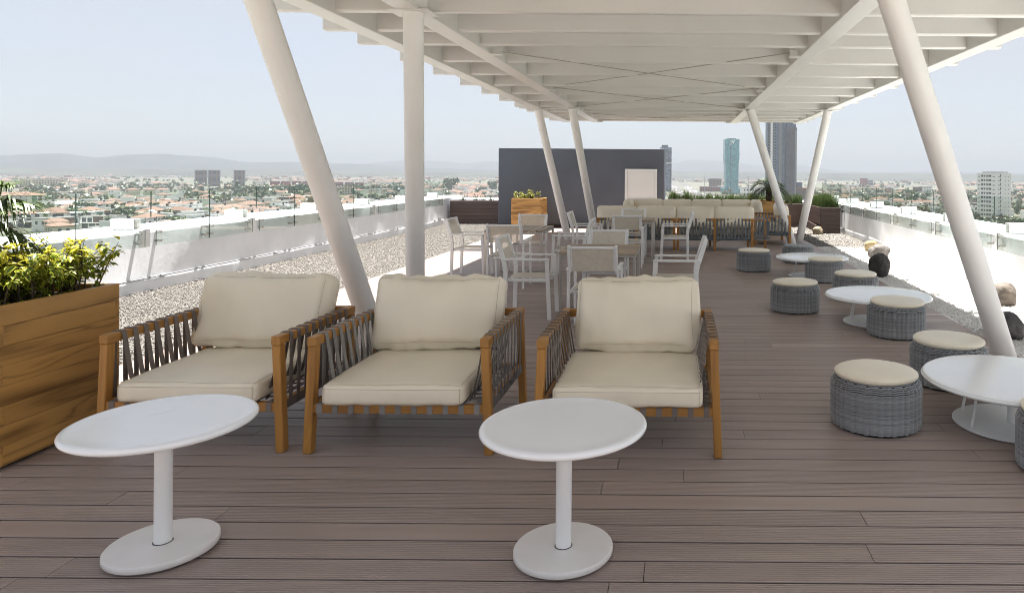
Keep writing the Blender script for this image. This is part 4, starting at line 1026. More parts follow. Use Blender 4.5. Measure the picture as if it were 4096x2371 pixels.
# hills: three ranges with ridge lines, real relief
def hills(name, r0, r1, prof, seed, col):
    az = np.linspace(R(-58), R(42), 260); nr = 26; b = MB()
    xs = [q[0] for q in prof]; hs = [q[1] for q in prof]
    for j in range(nr + 1):
        u = j / nr; rad = r0 + (r1 - r0) * u; bell = math.sin(math.pi * min(1, u * 1.02) * 0.5 if u < 0.6 else math.pi * (0.5 * 0.612 + (u - 0.6) * 1.73 / 2 + 0.0)) if False else math.sin(math.pi * u ** 0.8)
        for a in az:
            h = float(np.interp(math.tan(a), xs, hs)); x, y = rad * math.sin(a) / 1.0, rad * math.cos(a)
            nzv = mnoise.fractal(Vector((x / 900, y / 900, seed)), 1.0, 2.0, 5)
            b.v.append((x, y, GZ - 3 + bell * (36 + max(0, h - 36) * math.cos(a)) * (1 + 0.10 * nzv) + bell * 5 * nzv))
    n = len(az)
    for j in range(nr):
        for i in range(n - 1): b.f.append((j * n + i, j * n + i + 1, (j + 1) * n + i + 1, (j + 1) * n + i)); b.m.append(0)
    o = b.build(name, cmat(name, col, var=0.4, vs=0.004, detail=6), None, smooth=True, angle=180); o['kind'] = 'structure'
# tan(azimuth) -> ridge height in metres above the plain
hills('hills', 5200, 7200, [(-2, 120), (-0.96, 135), (-0.914, 154), (-0.874, 170), (-0.82, 133), (-0.787, 154), (-0.73, 163), (-0.65, 131), (-0.60, 98), (-0.557, 104), (-0.50, 97), (-0.44, 85), (-0.385, 70), (-0.3, 55), (0.0, 45), (0.3, 36), (2, 36)], 1.0, (0.026, 0.033, 0.032))
hills('far_hills', 7600, 9900, [(-2, 110), (-0.6, 120), (-0.45, 110), (-0.385, 164), (-0.333, 152), (-0.30, 120), (-0.27, 147), (-0.2, 160), (-0.1, 150), (-0.006, 144), (0.0115, 189), (0.04, 196), (0.075, 174), (0.12, 113), (0.167, 139), (0.19, 107), (0.224, 70), (0.276, 54), (0.36, 74), (0.42, 68), (0.49, 58), (2, 50)], 5.0, (0.03, 0.035, 0.035))
hills('foothills', 3600, 5000, [(-2, 30), (-0.9, 34), (-0.5, 30), (-0.2, 22), (0.0, 26), (0.1, 30), (0.2, 30), (0.3, 34), (0.5, 32), (2, 30)], 9.0, (0.04, 0.043, 0.036))
def patch(name, x, y, rx, ry, rz, m, dz, seed=0):
    b = MB(); n = 40; P = [(math.cos(k * 2 * math.pi / n), math.sin(k * 2 * math.pi / n)) for k in range(n)]
    P = [(c * rx * (1 + 0.16 * mnoise.noise((c * 1.5, s * 1.5, seed))), s * ry * (1 + 0.16 * mnoise.noise((c * 1.5, s * 1.5, seed + 7)))) for c, s in P]
    b.add([(px, py, 0) for px, py in P], [tuple(range(n))]); o = b.build(name, m); o.location = (x, y, GZ + dz); o.rotation_euler = (0, 0, rz); o['kind'] = 'structure'
patch('golf_green', -655, 880, 62, 95, R(35), M['lawn'], 0.12, 1); patch('golf_green', -408, 632, 48, 34, R(25), M['lawn'], 0.12, 2)
patch('golf_green', -385, 930, 80, 95, R(20), M['lawn'], 0.12, 3); patch('golf_green', -560, 720, 40, 30, 0.3, M['lawn'], 0.12, 4)
for k, (x, y) in enumerate(((-392, 905), (-372, 915), (-352, 985))): patch('sand_bunker', x, y, 9, 6, 0.4, M['cflat'], 0.2, k)
def road(name, P, wd, dz=0.1):
    b = MB(); P = [Vector((x, y, GZ + dz)) for x, y in P]
    for i in range(len(P) - 1):
        d = (P[i + 1] - P[i]).normalized(); s = Vector((-d.y, d.x, 0)) * wd / 2; e = d * wd * 0.1
        b.add([P[i] - s - e, P[i] + s - e, P[i + 1] + s + e, P[i + 1] - s + e], [(0, 3, 2, 1)])
    o = b.build(name, M['road']); o['kind'] = 'structure'
road('highway', [(25, 880), (0, 1250), (-22, 2600)], 20); road('highway', [(52, 880), (30, 1250), (10, 2600)], 20, 0.13); road('street', [(80, 900), (50, 1300)], 14, 0.11)
road('street', [(-430, 540), (-455, 600), (-440, 680), (-520, 760)], 11); road('street', [(-700, 600), (-430, 560), (-260, 720)], 9, 0.16); road('street', [(-900, 1350), (-300, 1150)], 12, 0.14)

# ---- houses: six kinds, each built once with walls, roofs, windows and a door
class Multi:
    """collects boxes by part so that a kind can be made with separate parts or as one mesh"""
    def __init__(s): s.parts = []
    def p(s, name, m, fn):
        b = MB(); fn(b); s.parts.append((name, m, b))
def hip(b, x0, x1, y0, y1, z, h, o=0.6):
    x0 -= o; x1 += o; y0 -= o; y1 += o; cx, cy_ = (x0 + x1) / 2, (y0 + y1) / 2
    if x1 - x0 >= y1 - y0: k = (y1 - y0) / 2; r = [(x0 + k, cy_, z + h), (x1 - k, cy_, z + h)]
    else: k = (x1 - x0) / 2; r = [(cx, y0 + k, z + h), (cx, y1 - k, z + h)]
    v = [(x0, y0, z), (x1, y0, z), (x1, y1, z), (x0, y1, z)] + r
    f = [(0, 1, 5, 4), (1, 2, 5), (2, 3, 4, 5), (3, 0, 4)] if x1 - x0 >= y1 - y0 else [(0, 1, 4), (1, 2, 5, 4), (2, 3, 5), (3, 0, 4, 5)]
    b.add(v + [(x0, y0, z - .25), (x1, y0, z - .25), (x1, y1, z - .25), (x0, y1, z - .25)], f + [(0, 6, 7, 1), (1, 7, 8, 2), (2, 8, 9, 3), (3, 9, 6, 0), (9, 8, 7, 6)])
def wins(K, x0, x1, y, z, n, w, h, face, m='cwin'):
    """n windows along a wall; face -y/+y uses x range, face x uses y range"""
    for i in range(n):
        c = x0 + (x1 - x0) * (i + 0.5) / n
        def fn(b, c=c):
            if face in ('-y', '+y'): yy = y - 0.08 if face == '-y' else y + 0.08; b.box(c - w / 2, c + w / 2, min(y, yy), max(y, yy), z, z + h)
            else: yy = y - 0.08 if face == '-x' else y + 0.08; b.box(min(y, yy), max(y, yy), c - w / 2, c + w / 2, z, z + h)
        K.p('window', M[m], fn)
def kind(i):
    K = Multi(); W = M['cwhite']
    if i == 0:      # terracotta villa
        K.p('wall', W, lambda b: (b.box(-7, 7, -5, 5, 0, 6), b.box(-11, -7, -4, 4, 0, 3.2), b.box(2, 6.5, -8, -5, 0, 3.2)))
        K.p('roof', M['ctile'], lambda b: (hip(b, -7, 7, -5, 5, 6, 2.2), hip(b, -11, -7.6, -4, 4, 3.2, 1.1, 0.4), hip(b, 2, 6.5, -8, -5.7, 3.2, 1.0, 0.4)))
        wins(K, -6.5, 6.5, -5, 3.9, 4, 1.5, 1.3, '-y'); wins(K, -6.5, 1.5, -5, 0.8, 2, 2.0, 1.8, '-y'); wins(K, -4, 4, 7, 3.9, 3, 1.4, 1.3, '+x'); wins(K, -4, 4, -11, 1.0, 2, 1.4, 1.3, '-x'); wins(K, 2.6, 5.9, -8, 0.1, 1, 2.8, 2.2, '-y', 'cbrown')
    if i == 1:      # white modern cubes
        K.p('wall', W, lambda b: (b.box(-8, 4, -5, 5, 0, 6.4), b.box(4, 11, -4, 5, 0, 3.6), b.box(-8.01, -3, -6.5, -5, 3.0, 6.8)))
        K.p('roof', M['cflat'], lambda b: (b.box(-7.7, 3.7, -4.7, 4.7, 6.4, 6.45), b.box(4.1, 10.7, -3.7, 4.7, 3.6, 3.65)))
        K.p('parapet', W, lambda b: (b.box(-8, 4, -5, -4.75, 6.45, 6.9), b.box(-8, 4, 4.75, 5, 6.45, 6.9), b.box(3.75, 4, -4.75, 4.75, 6.45, 6.9)))
        wins(K, -2.6, 3.6, -5, 3.4, 1, 4.6, 2.2, '-y'); wins(K, -7.6, 3.6, -5, 0.3, 3, 2.6, 2.3, '-y'); wins(K, 4.4, 10.6, -4, 0.6, 2, 2.0, 2.0, '-y'); wins(K, -4, 4, -8, 3.6, 2, 1.6, 1.6, '-x'); wins(K, -3, 4, 11, 0.8, 2, 2.2, 1.8, '+x'); wins(K, -7.4, -3.6, -6.5, 3.9, 1, 2.4, 1.8, '-y')
    if i in (1, 3, 4):
        K.p('water_tank', M['cdark'], lambda b: b.lathe([(0.75, 6.4), (0.75, 7.7), (0.35, 8.0), (0, 8.05)], 10, (2.0, 2.5, 0)))
    if i == 2:      # cream house with domed lantern and tile roofs
        K.p('wall', M['ccream'], lambda b: (b.box(-9, 5, -5, 5, 0, 5.6), b.box(5, 10, -3, 4, 0, 3.4), b.box(-3, 1, -2, 2, 5.6, 7.2)))
        K.p('roof', M['ctile'], lambda b: (hip(b, -9, -3.6, -5, 5, 5.6, 1.6, 0.5), hip(b, 5.6, 10, -3, 4, 3.4, 1.2, 0.5), hip(b, -3, 1, -2, 2, 7.2, 1.0, 0.4)))
        K.p('terrace', M['cflat'], lambda b: b.box(1.3, 4.8, -4.8, 4.8, 5.6, 5.66))
        K.p('dome', W, lambda b: b.lathe([(1.7, 5.66), (1.6, 6.3), (1.1, 6.9), (0.4, 7.2), (0, 7.3)], 12, (3.0, 0, 0)))
        wins(K, -8.5, 4.5, -5, 3.4, 5, 1.2, 1.4, '-y'); wins(K, -8.5, 4.5, -5, 0.2, 4, 2.0, 2.2, '-y', 'cdark'); wins(K, -4, 4, -9, 3.2, 2, 1.2, 1.4, '-x'); wins(K, -2.5, 3.5, 10, 0.9, 2, 1.3, 1.4, '+x')
    if i == 3:      # terrace of tile-roofed row houses
        K.p('wall', W, lambda b: [b.box(-13.5 + 9 * k, -4.8 + 9 * k, -4.5, 4.5, 0, 5.6) for k in range(3)])
        K.p('party_wall', W, lambda b: [b.box(-13.8 + 9 * k, -13.5 + 9 * k, -5.4, 4.9, 0, 6.6) for k in range(4)])
        for k in range(3): K.p('roof', M['ctile'], lambda b, k=k: b.add([(-13.5 + 9 * k, -5.6, 5.5), (-4.8 + 9 * k, -5.6, 5.5), (-4.8 + 9 * k, 4.5, 7.2), (-13.5 + 9 * k, 4.5, 7.2), (-13.5 + 9 * k, 4.5, 5.6), (-4.8 + 9 * k, 4.5, 5.6)], [(0, 1, 2, 3), (3, 2, 5, 4), (0, 3, 4), (1, 5, 2), (0, 4, 5, 1)]))
        wins(K, -13.2, 13.2, -4.5, 3.2, 6, 1.8, 1.8, '-y'); wins(K, -13.2, 13.2, -4.5, 0.3, 3, 3.4, 2.3, '-y', 'cdark')
    if i == 4:      # white house with brown panel and wide balcony
        K.p('wall', W, lambda b: (b.box(-6, 6, -5, 5, 0, 6.2), b.box(-6.6, 6.6, -6.6, -5, 2.85, 3.1), b.box(6, 10, -2, 5, 0, 6.2)))
        K.p('panel', M['cbrown'], lambda b: b.box(0.5, 5.6, -5.12, -5.0, 3.2, 6.0))
        K.p('roof', M['cflat'], lambda b: (b.box(-6.2, 6.2, -5.2, 5.2, 6.2, 6.45), b.box(6.21, 10.2, -2.2, 5.2, 6.2, 6.4)))
        wins(K, -5.6, 0.2, -5, 3.3, 2, 2.2, 2.2, '-y'); wins(K, -5.6, 5.6, -5, 0.2, 3, 3.0, 2.4, '-y'); wins(K, 6.3, 9.7, -2, 3.3, 1, 2.0, 2.0, '-y'); wins(K, -4, 4, -6, 3.4, 2, 1.4, 1.5, '-x'); wins(K, 1.2, 4.2, -5.12, 4.2, 1, 1.6, 1.0, '-y')
    if i == 5:      # small terracotta bungalow cluster
        K.p('wall', M['ccream'], lambda b: (b.box(-5, 5, -4, 4, 0, 3.6), b.box(-9.5, -5, -3, 5, 0, 5.2)))
        K.p('roof', M['ctile'], lambda b: (hip(b, -4.4, 5, -4, 4, 3.6, 1.6, 0.6), hip(b, -9.5, -5.6, -3, 5, 5.2, 1.4, 0.5)))
        wins(K, -4.5, 4.5, -4, 0.9, 3, 1.4, 1.4, '-y'); wins(K, -9.2, -5.3, -3, 3.2, 1, 1.5, 1.4, '-y'); wins(K, -3, 3, 5, 0.9, 2, 1.3, 1.4, '+x')
    return K
KL = ['white villa with terracotta hip roofs in the housing district below the terrace', 'white flat roofed modern house of offset cubes in the district below', 'cream house with terracotta roofs and a small white dome in the district below',
      'row of three white houses with terracotta lean roofs in the district below', 'white flat roofed house with a brown panel and balcony in the district below', 'small cream bungalow with terracotta roofs in the district below']
KL = ['white villa with terracotta hip roofs', 'white flat roofed house of offset cubes', 'cream house with tile roofs and white dome', 'three joined white houses with lean tile roofs', 'white flat house with brown panel and balcony', 'small cream bungalow with terracotta roofs']
def where(x, y):
    d = math.hypot(x, y); t_ = x / y
    band = 'in the nearest rows' if d < 620 else 'in the middle rows' if d < 900 else 'in the farther rows'
    side = 'at far left' if t_ < -.8 else 'at left' if t_ < -.62 else 'before the first column' if t_ < -.45 else 'by the second column' if t_ < -.2 else 'on the right side'
    return ' ' + band + ' ' + side
KN = ['villa', 'modern_house', 'domed_house', 'row_house', 'balcony_house', 'bungalow']
KIT = [kind(i) for i in range(6)]; KMESH = [[(n, b.mesh(n, m_)) for n, m_, b in K.parts] for K in KIT]
def joined(K, name):
    ms = []; b = MB()
    for n, m_, q in K.parts:
        if m_ not in ms: ms.append(m_)
        o_ = len(b.v); b.v += q.v; b.f += [tuple(i + o_ for i in f) for f in q.f]; b.m += [ms.index(m_)] * len(q.f)
    return b, ms
KJ = [joined(K, n) for K, n in zip(KIT, KN)]; KJM = [b.mesh(n, ms) for (b, ms), n in zip(KJ, KN)]
# ---- trees
def treemesh(seed, shape, m_):
    r = random.Random(seed); b = MB(); cl = []
    for k in range(9 if shape != 'tall' else 8):
        if shape == 'round': cl.append((Vector((r.gauss(0, .32), r.gauss(0, .32), 0.62 + r.uniform(-.18, .22))), r.uniform(.2, .3)))
        elif shape == 'wide': cl.append((Vector((r.gauss(0, .45), r.gauss(0, .45), 0.62 + r.uniform(-.1, .14))), r.uniform(.2, .3)))
        else: cl.append((Vector((r.gauss(0, .10), r.gauss(0, .10), 0.25 + 0.085 * k)), r.uniform(.13, .2)))
    for c, q in cl:
        for j in range(44):
            d = Vector((r.gauss(0, 1), r.gauss(0, 1), r.gauss(0, 0.8))).normalized(); p = c + d * q * r.uniform(.55, 1.05)
            u = d.cross(Vector((r.random(), r.random(), r.random()))).normalized(); v = d.cross(u); s = r.uniform(.05, .085); n = (d + u * r.uniform(-.5, .5)).normalized(); v = n.cross(u).normalized()
            b.add([p - u * s, p + v * s, p + u * s, p - v * s], [(0, 1, 2, 3)])
    t = MB(); t.tube([(0, 0, -0.02), (0.01, 0, 0.3), (0.0, 0.01, 0.6)], [0.04, 0.03, 0.015], 5)
    for k in range(3): t.tube([(0, 0, 0.3), tuple(cl[k][0])], [0.02, 0.006], 4)
    return b.mesh('crown', m_), t.mesh('trunk', M['ctrunk']), b, t
TREES = [treemesh(1, 'round', M['crown1']), treemesh(2, 'round', M['crown2']), treemesh(3, 'wide', M['crown2']), treemesh(4, 'tall', M['crown1']), treemesh(5, 'wide', M['crown3']), treemesh(6, 'round', M['crown3'])]
TL = ['round dark green city tree', 'round mid green city tree', 'spreading green city tree', 'tall narrow dark city tree', 'spreading olive green city tree', 'round olive city tree']
def tree(x, y, k, h, w=None, lab=None, grp='trees in the district below', a=0):
    p = thing('tree', lab or TL[k] + where(x, y), 'tree', (x, y, GZ), a, grp); c = link('crown', TREES[k][0], p); t = link('trunk', TREES[k][1], p); w = w or h; p.scale = (w, w, h); return p
def fan_palm(x, y, h):
    p = thing('palm_tree', 'fan palm rising between the houses' + where(x, y), 'palm', (x, y, GZ), 0, 'fan palms in the district below'); r = random.Random(int(x)); b = MB()
    for k in range(34):
        a = r.uniform(0, 6.28); el = r.uniform(-.5, 1.1); d = Vector((math.cos(a) * math.cos(el), math.sin(a) * math.cos(el), math.sin(el))); s = d.cross(Vector((0, 0, 1))).normalized() * 0.35; q = Vector((0, 0, h)) + d * 0.3
        b.add([q, q + d * 1.2 - s, q + d * 2.3 + Vector((0, 0, -.6)), q + d * 1.2 + s], [(0, 1, 2, 3)])
    b.build('crown', M['crown2'], p, off=(0, 0, 0)); t = MB(); t.tube([(0, 0, 0), (0.1, 0, h * .6), (0, 0, h)], [0.35, 0.28, 0.25], 6); t.build('trunk', M['ctrunk'], p, off=(0, 0, 0))
occ = []
def free(x, y, r): return all((x - a) ** 2 + (y - c) ** 2 > (r + q) ** 2 for a, c, q in occ)
# ---- landmark buildings
def block(name, label, cat, x, y, rz, group=None): return thing(name, label, cat, (x, y, GZ), rz, group)
Z0 = (0, 0, 0)
def wgrid(p, x0, x1, nx_, z0, dz, nz, w, h, y, m_=None, face='y', proud=-0.12):
    b = MB(); b.box(-w / 2, w / 2, -0.06, 0.06, 0, h); me = b.mesh('window', m_ or M['cwin'])
    for i in range(nx_):
        for k in range(nz):
            o = link('window', me, p); c = x0 + (x1 - x0) * (i + 0.5) / nx_
            if face == 'y': o.location = (c, y, z0 + dz * k)
            else: o.location = (y, c, z0 + dz * k); o.rotation_euler = (0, 0, R(90))
def concrete_tower(x, y, w, label):
    p = block('concrete_tower', label, 'tower', x, y, R(33), 'unfinished concrete towers'); b = MB(); b.box(-w / 2 + 1.2, w / 2 - 1.2, -5.6, 6, 0, 32.4); b.build('core', M['cdark'], p, off=Z0)
    s = MB(); s.box(-w / 2 + .5, w / 2 - .5, -7, 7, 0, 0.9); me = s.mesh('floor_slab', M['cgrey'])
    for k in range(13): o = link('floor_slab', me, p); o.location = (0, 0, 2.4 * k + 1.8)
    for xx, wd in ((-w / 2 + .9, 1.8), (-w / 2 + w * .28, 2.4), (w / 2 - w * .28, 2.4), (w / 2 - .9, 1.8)):
        b = MB(); b.box(xx - wd / 2, xx + wd / 2, -7.4, -5.5, 0, 33.0); b.build('pier', M['cbrown'] if abs(xx) < w * .4 else M['cgrey'], p, off=Z0)
    b = MB(); b.box(-w / 2, w / 2, -7.3, 7, 32.6, 33.4); b.build('roof', M['cgrey'], p, off=Z0); occ.append((x, y, w * .7))
concrete_tower(-977, 1448, 21.6, 'left one of the touching pair of unfinished concrete towers'); concrete_tower(-958.4, 1460.6, 21.2, 'right one of the touching pair of unfinished concrete towers'); concrete_tower(-901, 1452, 20.2, 'single unfinished concrete tower right of the pair')
p = block('hotel_block', 'wide pale hotel block with rows of square windows at the far left', 'building', -1066, 1190, R(28)); b = MB(); b.box(-28, 28, -9, 9, 0, 16.5); b.box(-29, -14, -12, -9, 0, 16.2); b.build('wall', M['ccream'], p, off=Z0)
b = MB(); b.box(-28.5, 28.5, -9.5, 9.5, 16.5, 17.2); b.build('roof', M['cflat'], p, off=Z0); wgrid(p, -13, 27, 11, 1.4, 2.75, 5, 1.9, 1.6, -9.03); wgrid(p, -28, -15, 4, 1.4, 2.75, 5, 1.8, 1.6, -12.03); occ.append((-1066, 1190, 34))
p = block('apartment_block', 'white apartment block with terracotta roof and green glass stair at the left edge', 'building', -500, 538, R(38)); b = MB(); b.box(-13, 13, -9, 9, 0, 15); b.build('wall', M['cwhite'], p, off=Z0)
b = MB(); hip(b, -13, 13, -9, 9, 15, 2.4, 0.7); b.build('roof', M['ctile'], p, off=Z0); b = MB(); b.box(7, 9.8, -9.3, -8.9, 0.2, 14.8); b.build('stair_glazing', M['cgreen'], p, off=Z0)
for k in range(6):
    b = MB(); b.box(9.9, 13.4, -10.2, -9, 2.45 * k + .1, 2.45 * k + .95); b.build('balcony', M['cwhite'], p, off=Z0)
wgrid(p, 10.2, 12.8, 1, 1.0, 2.45, 6, 2.2, 1.4, -9.03); wgrid(p, -1, 5.5, 2, 1.0, 2.45, 6, 0.8, 0.9, -9.03); wgrid(p, -12.5, -3, 2, .8, 2.45, 6, 3.0, 1.5, -9.03); wgrid(p, -8, 8, 3, 1.0, 2.45, 6, 1.6, 1.3, 13.03, face='x'); occ.append((-500, 538, 20))
for (x, y, lab) in ((-395, 432, 'grey roofed pavilion with a wide sloping roof at the lower left'), (-392, 402, 'lower grey roofed pavilion nearest the left parapet')):
    p = block('pavilion', lab, 'building', x, y, R(-20), 'grey roofed pavilions'); b = MB(); b.box(-11, 11, -6, 6, 0, 3.6); b.build('wall', M['cbrown'], p, off=Z0)
    b = MB(); b.add([(-13, -8, 3.6), (13, -8, 3.2), (13, 8, 4.9), (-13, 8, 6.3), (-13, -8, 4.0), (13, -8, 3.6), (13, 8, 5.3), (-13, 8, 6.7)], [(3, 2, 1, 0), (4, 5, 6, 7), (0, 1, 5, 4), (1, 2, 6, 5), (2, 3, 7, 6), (3, 0, 4, 7)]); b.build('roof', M['cflat'], p, off=Z0)
    wgrid(p, -10, 10, 6, .4, 3, 1, 2.4, 2.6, -6.03); occ.append((x, y, 15))
p = block('apartment_row', 'long three storey white apartment row with terracotta caps above the left parapet', 'building', -384, 440, R(40)); b = MB(); b.box(-22, 22, -6, 6, 0, 8.2); b.box(16, 21, -7.5, -6, 0, 9.0); b.box(-4, 3, -7.2, -6, 0, 8.0); b.build('wall', M['cwhite'], p, off=Z0)
for x0 in (-20, -5, ): b = MB(); hip(b, x0, x0 + 9, -7, 0, 8.25, 1.7, .5); b.build('roof', M['ctile'], p, off=Z0)
b = MB(); b.box(21.02, 24, -6.5, -1, 0, 9); b.build('stone_panel', M['cbrown'], p, off=Z0); wgrid(p, 17, 20.5, 1, .5, 2.7, 3, 2.8, 2.2, -7.53, M['cgreen']); wgrid(p, -20, -5, 4, .6, 2.7, 3, 2.0, 1.8, -6.03); wgrid(p, 4, 15, 3, .6, 2.7, 3, 2.2, 1.8, -6.03); wgrid(p, -3.5, 2.5, 1, .6, 2.7, 3, 4, 1.8, -7.23); occ.append((-384, 440, 24))
p = block('apartment_house', 'stepped white and brown apartment house behind the three storey row', 'building', -480, 566, R(40)); b = MB(); b.box(-14, 12, -7, 7, 0, 7.6); b.box(-14, 0, -2, 7, 7.6, 10); b.build('wall', M['cwhite'], p, off=Z0); b = MB(); b.box(-8, 4, -7.15, -7, 1.5, 6.9); b.build('stone_panel', M['cbrown'], p, off=Z0)
b = MB(); b.box(-14.5, 0.5, -2.5, 7.5, 10, 10.3); b.box(0.5, 12.5, -7.5, 7.5, 7.6, 7.9); b.build('roof', M['cflat'], p, off=Z0); wgrid(p, 5, 11, 2, .6, 2.6, 3, 2.2, 1.8, -7.05, M['cgreen']); wgrid(p, -7, 3, 3, 3.6, 2.6, 1, 1.1, .9, -7.18); wgrid(p, -13, -9, 1, .9, 2.6, 3, 1, 1, -7.05); occ.append((-480, 566, 17))
for k in range(9):
    x, y = -770 + 17.5 * k, 1350 + 6 * k; p = block('red_condominium', 'red brick walk up condominium in the staggered row beyond the houses', 'building', x, y, R(20), 'red brick condominiums'); b = MB(); b.box(-7, 7, -8, 8, 0, 11 if k > 3 else 13); b.build('wall', M['cred'], p, off=Z0)
    b = MB(); b.box(-7.3, 7.3, -8.3, 8.3, 11 if k > 3 else 13, 11.5 if k > 3 else 13.5); b.build('roof', M['cflat'], p, off=Z0); wgrid(p, -6, 6, 3, 1, 2.8, 4, 1.3, 1.3, -8.03); occ.append((x, y, 11))
# towers on the right
def glass_tower(name, label, x, y, rz, prof, lv, m_, mull, nv, half, group=None):
    p = block(name, label, 'tower', x, y, rz, group); b = MB(); V = []
    for z, s in prof: V.append([(-half * s, -half, z), (half * s, -half, z), (half * s, half, z), (-half * s, half, z)])
    for i in range(len(V) - 1):
        for k in range(4): l = (k + 1) % 4; b.add([V[i][k], V[i][l], V[i + 1][l], V[i + 1][k]], [(0, 1, 2, 3)])
    b.add(V[-1], [(0, 1, 2, 3)]); b.build('curtain_wall', m_, p, off=Z0); H = prof[-1][0]
    zs = [q[0] for q in prof]; ss = [q[1] for q in prof]; n = int(H / lv); f = MB()
    for k in range(1, n):
        z = k * lv; s = float(np.interp(z, zs, ss)); f.box(-half * s - .08, half * s + .08, -half - .08, half + .08, z, z + lv * 0.10)
    f.build('spandrel', mull, p, off=Z0, kind='stuff')
    return p
M['jv'] = mat('teal curtain wall', (0.10, 0.33, 0.37), 0.15, 0.7, var=0.3, vs=0.35, stretch=(1, 1, .7)); M['jvm'] = cmat('teal mullion', (0.07, 0.19, 0.22)); M['bl'] = mat('blue curtain wall', (0.10, 0.13, 0.19), 0.2, 0.7, var=0.35, vs=0.4); M['blm'] = cmat('blue band', (0.045, 0.055, 0.08))
jv = glass_tower('glass_tower', 'slim teal glass office tower with pinched waist and rooftop letters', 89.6, 1207, R(4), [(0, .95), (38, .95), (50, .97), (58, 1.05), (66, 1.10), (74, 1.06), (82, 1.04), (92.5, 1.08)], 3.1, M['jv'], M['jvm'], 6, 11.6)
for xx in (-3.2, -2.2): b = MB(); b.box(xx - .18, xx + .18, -12.0, -11.5, 0, 92); b.build('fin', M['cflat'], jv, off=Z0)
for xx in (-8, 3.5, 8): b = MB(); b.box(xx - .1, xx + .1, -11.8, -11.5, 0, 80); b.build('mullion', M['jvm'], jv, off=Z0)
b = MB(); b.box(-7, 7, -8, 8, 92.5, 94); b.build('plant_room', M['cflat'], jv, off=Z0); b = MB(); b.box(-17, 20, -16, 14, 0, 10); b.build('podium', M['jv'], jv, off=Z0)
fc = bpy.data.curves.new('letters', 'FONT'); fc.body = 'JV'; fc.size = 8.5; fc.extrude = 0.3; fc.align_x = 'CENTER'; fc.materials.append(M['cwhite']); fo_ = link('letters', fc); lme = bpy.data.meshes.new_from_object(fo_); bpy.data.objects.remove(fo_); fo = link('letters', lme, jv); fo.location = (0.4, -12.6, 84.6); fo.rotation_euler = (R(90), 0, 0)
bt = glass_tower('glass_tower', 'blue glass tower with chequered panels rising behind the grey block', -24.4, 1325, R(6), [(0, 1.0), (82, 1.0)], 3.4, M['bl'], M['blm'], 5, 10.4)
b = MB(); b.box(-7, 4, -7, 7, 82, 86.5); b.build('plant_room', M['blm'], bt, off=Z0); rr = random.Random(4); b = MB()
for k in range(23):
    for j in range(6):
        if rr.random() < .42: b.box(-10.4 + j * 3.47, -10.4 + j * 3.47 + 3.3, -10.52, -10.4, k * 3.4 + .5, k * 3.4 + 3.3)
b.build('panel', M['blm'], bt, off=Z0, kind='stuff'); b = MB(); b.box(-10.6, 10.6, -10.7, 10.6, 52, 53.4); b.build('ledge', M['cwhite'], bt, off=Z0)
p = block('residential_tower', 'tall grey and brown residential tower with stacked glass balconies', 'tower', 112, 786, R(2)); b = MB(); b.box(-14.5, 5.5, -6, 8, 0, 101); b.build('wall', M['tgrey'], p, off=Z0); b = MB(); b.box(5.6, 17.5, -9, 8, 0, 86); b.build('wall', M['tbrown'], p, off=Z0)
for x0, x1, m_ in ((-11.2, -8.8, 'cwhite'), (-1.5, 1.4, 'cgrey'), (1.7, 4.2, 'bl'), (15.2, 17.3, 'cgrey')): b = MB(); b.box(x0, x1, -9.6 if x0 > 14 else -6.6, -9.02 if x0 > 14 else -6.02, 0, 100 if x0 < 14 else 83); b.build('pilaster', M[m_], p, off=Z0)
s = MB(); s.box(-1.7, 1.7, -1.3, 0, 0, 1.1); me = s.mesh('balcony', M['cflat'])
for k in range(31): o = link('balcony', me, p); o.location = (-12.8, -6.02, 3.2 * k + 1)
for k in range(26):
    if k in (11, 18, 19): continue
    o = link('balcony', me, p); o.location = (9.2, -9.02, 3.2 * k + 1); o.scale = (1.25, 1, 1)
wgrid(p, -14.3, -11.4, 1, 1.6, 3.2, 30, 2.2, 1.9, -6.05); wgrid(p, -8.4, -4.6, 2, 1.6, 3.2, 30, 1.5, 2.2, -6.05); wgrid(p, 6.0, 10.6, 1, 1.6, 3.2, 26, 4.2, 2.1, -9.05, M['bl']); wgrid(p, 12.6, 15, 1, 1.6, 3.2, 25, 1.3, 2.0, -9.05, M['bl'])
b = MB(); b.box(-4.4, -1.7, -6.5, -6.02, 0, 100); b.build('glazing', M['bl'], p, off=Z0); b = MB(); b.box(6.5, 16.5, -8, 7, 86, 92); b.build('plant_room', M['bl'], p, off=Z0)
p = block('brick_block', 'low brown brick block attached to the right of the residential tower', 'building', 134.5, 786, R(2)); b = MB(); b.box(-4.8, 8, -9, 8, 0, 20); b.build('wall', M['cbrown'], p, off=Z0); b = MB(); b.box(-4, 2, -6, 5, 20, 26); b.build('plant_room', M['bl'], p, off=Z0); wgrid(p, -4, 7.5, 3, 2, 4, 4, 2.4, 2.2, -9.05, M['bl'])
p = block('residential_tower', 'white residential tower with rows of small windows beyond the right railing', 'tower', 223, 500, R(29.3)); b = MB(); b.box(-7.8, 7.8, -7.8, 7.8, 0, 37); b.build('wall', M['cwhite'], p, off=Z0); b = MB(); b.box(-5, 7, -6, 6, 37, 38.4); b.build('plant_room', M['cwhite'], p, off=Z0)
b = MB(); b.box(-8, 8, -8, 8, 36.6, 37.0); b.build('roof', M['cwhite'], p, off=Z0)
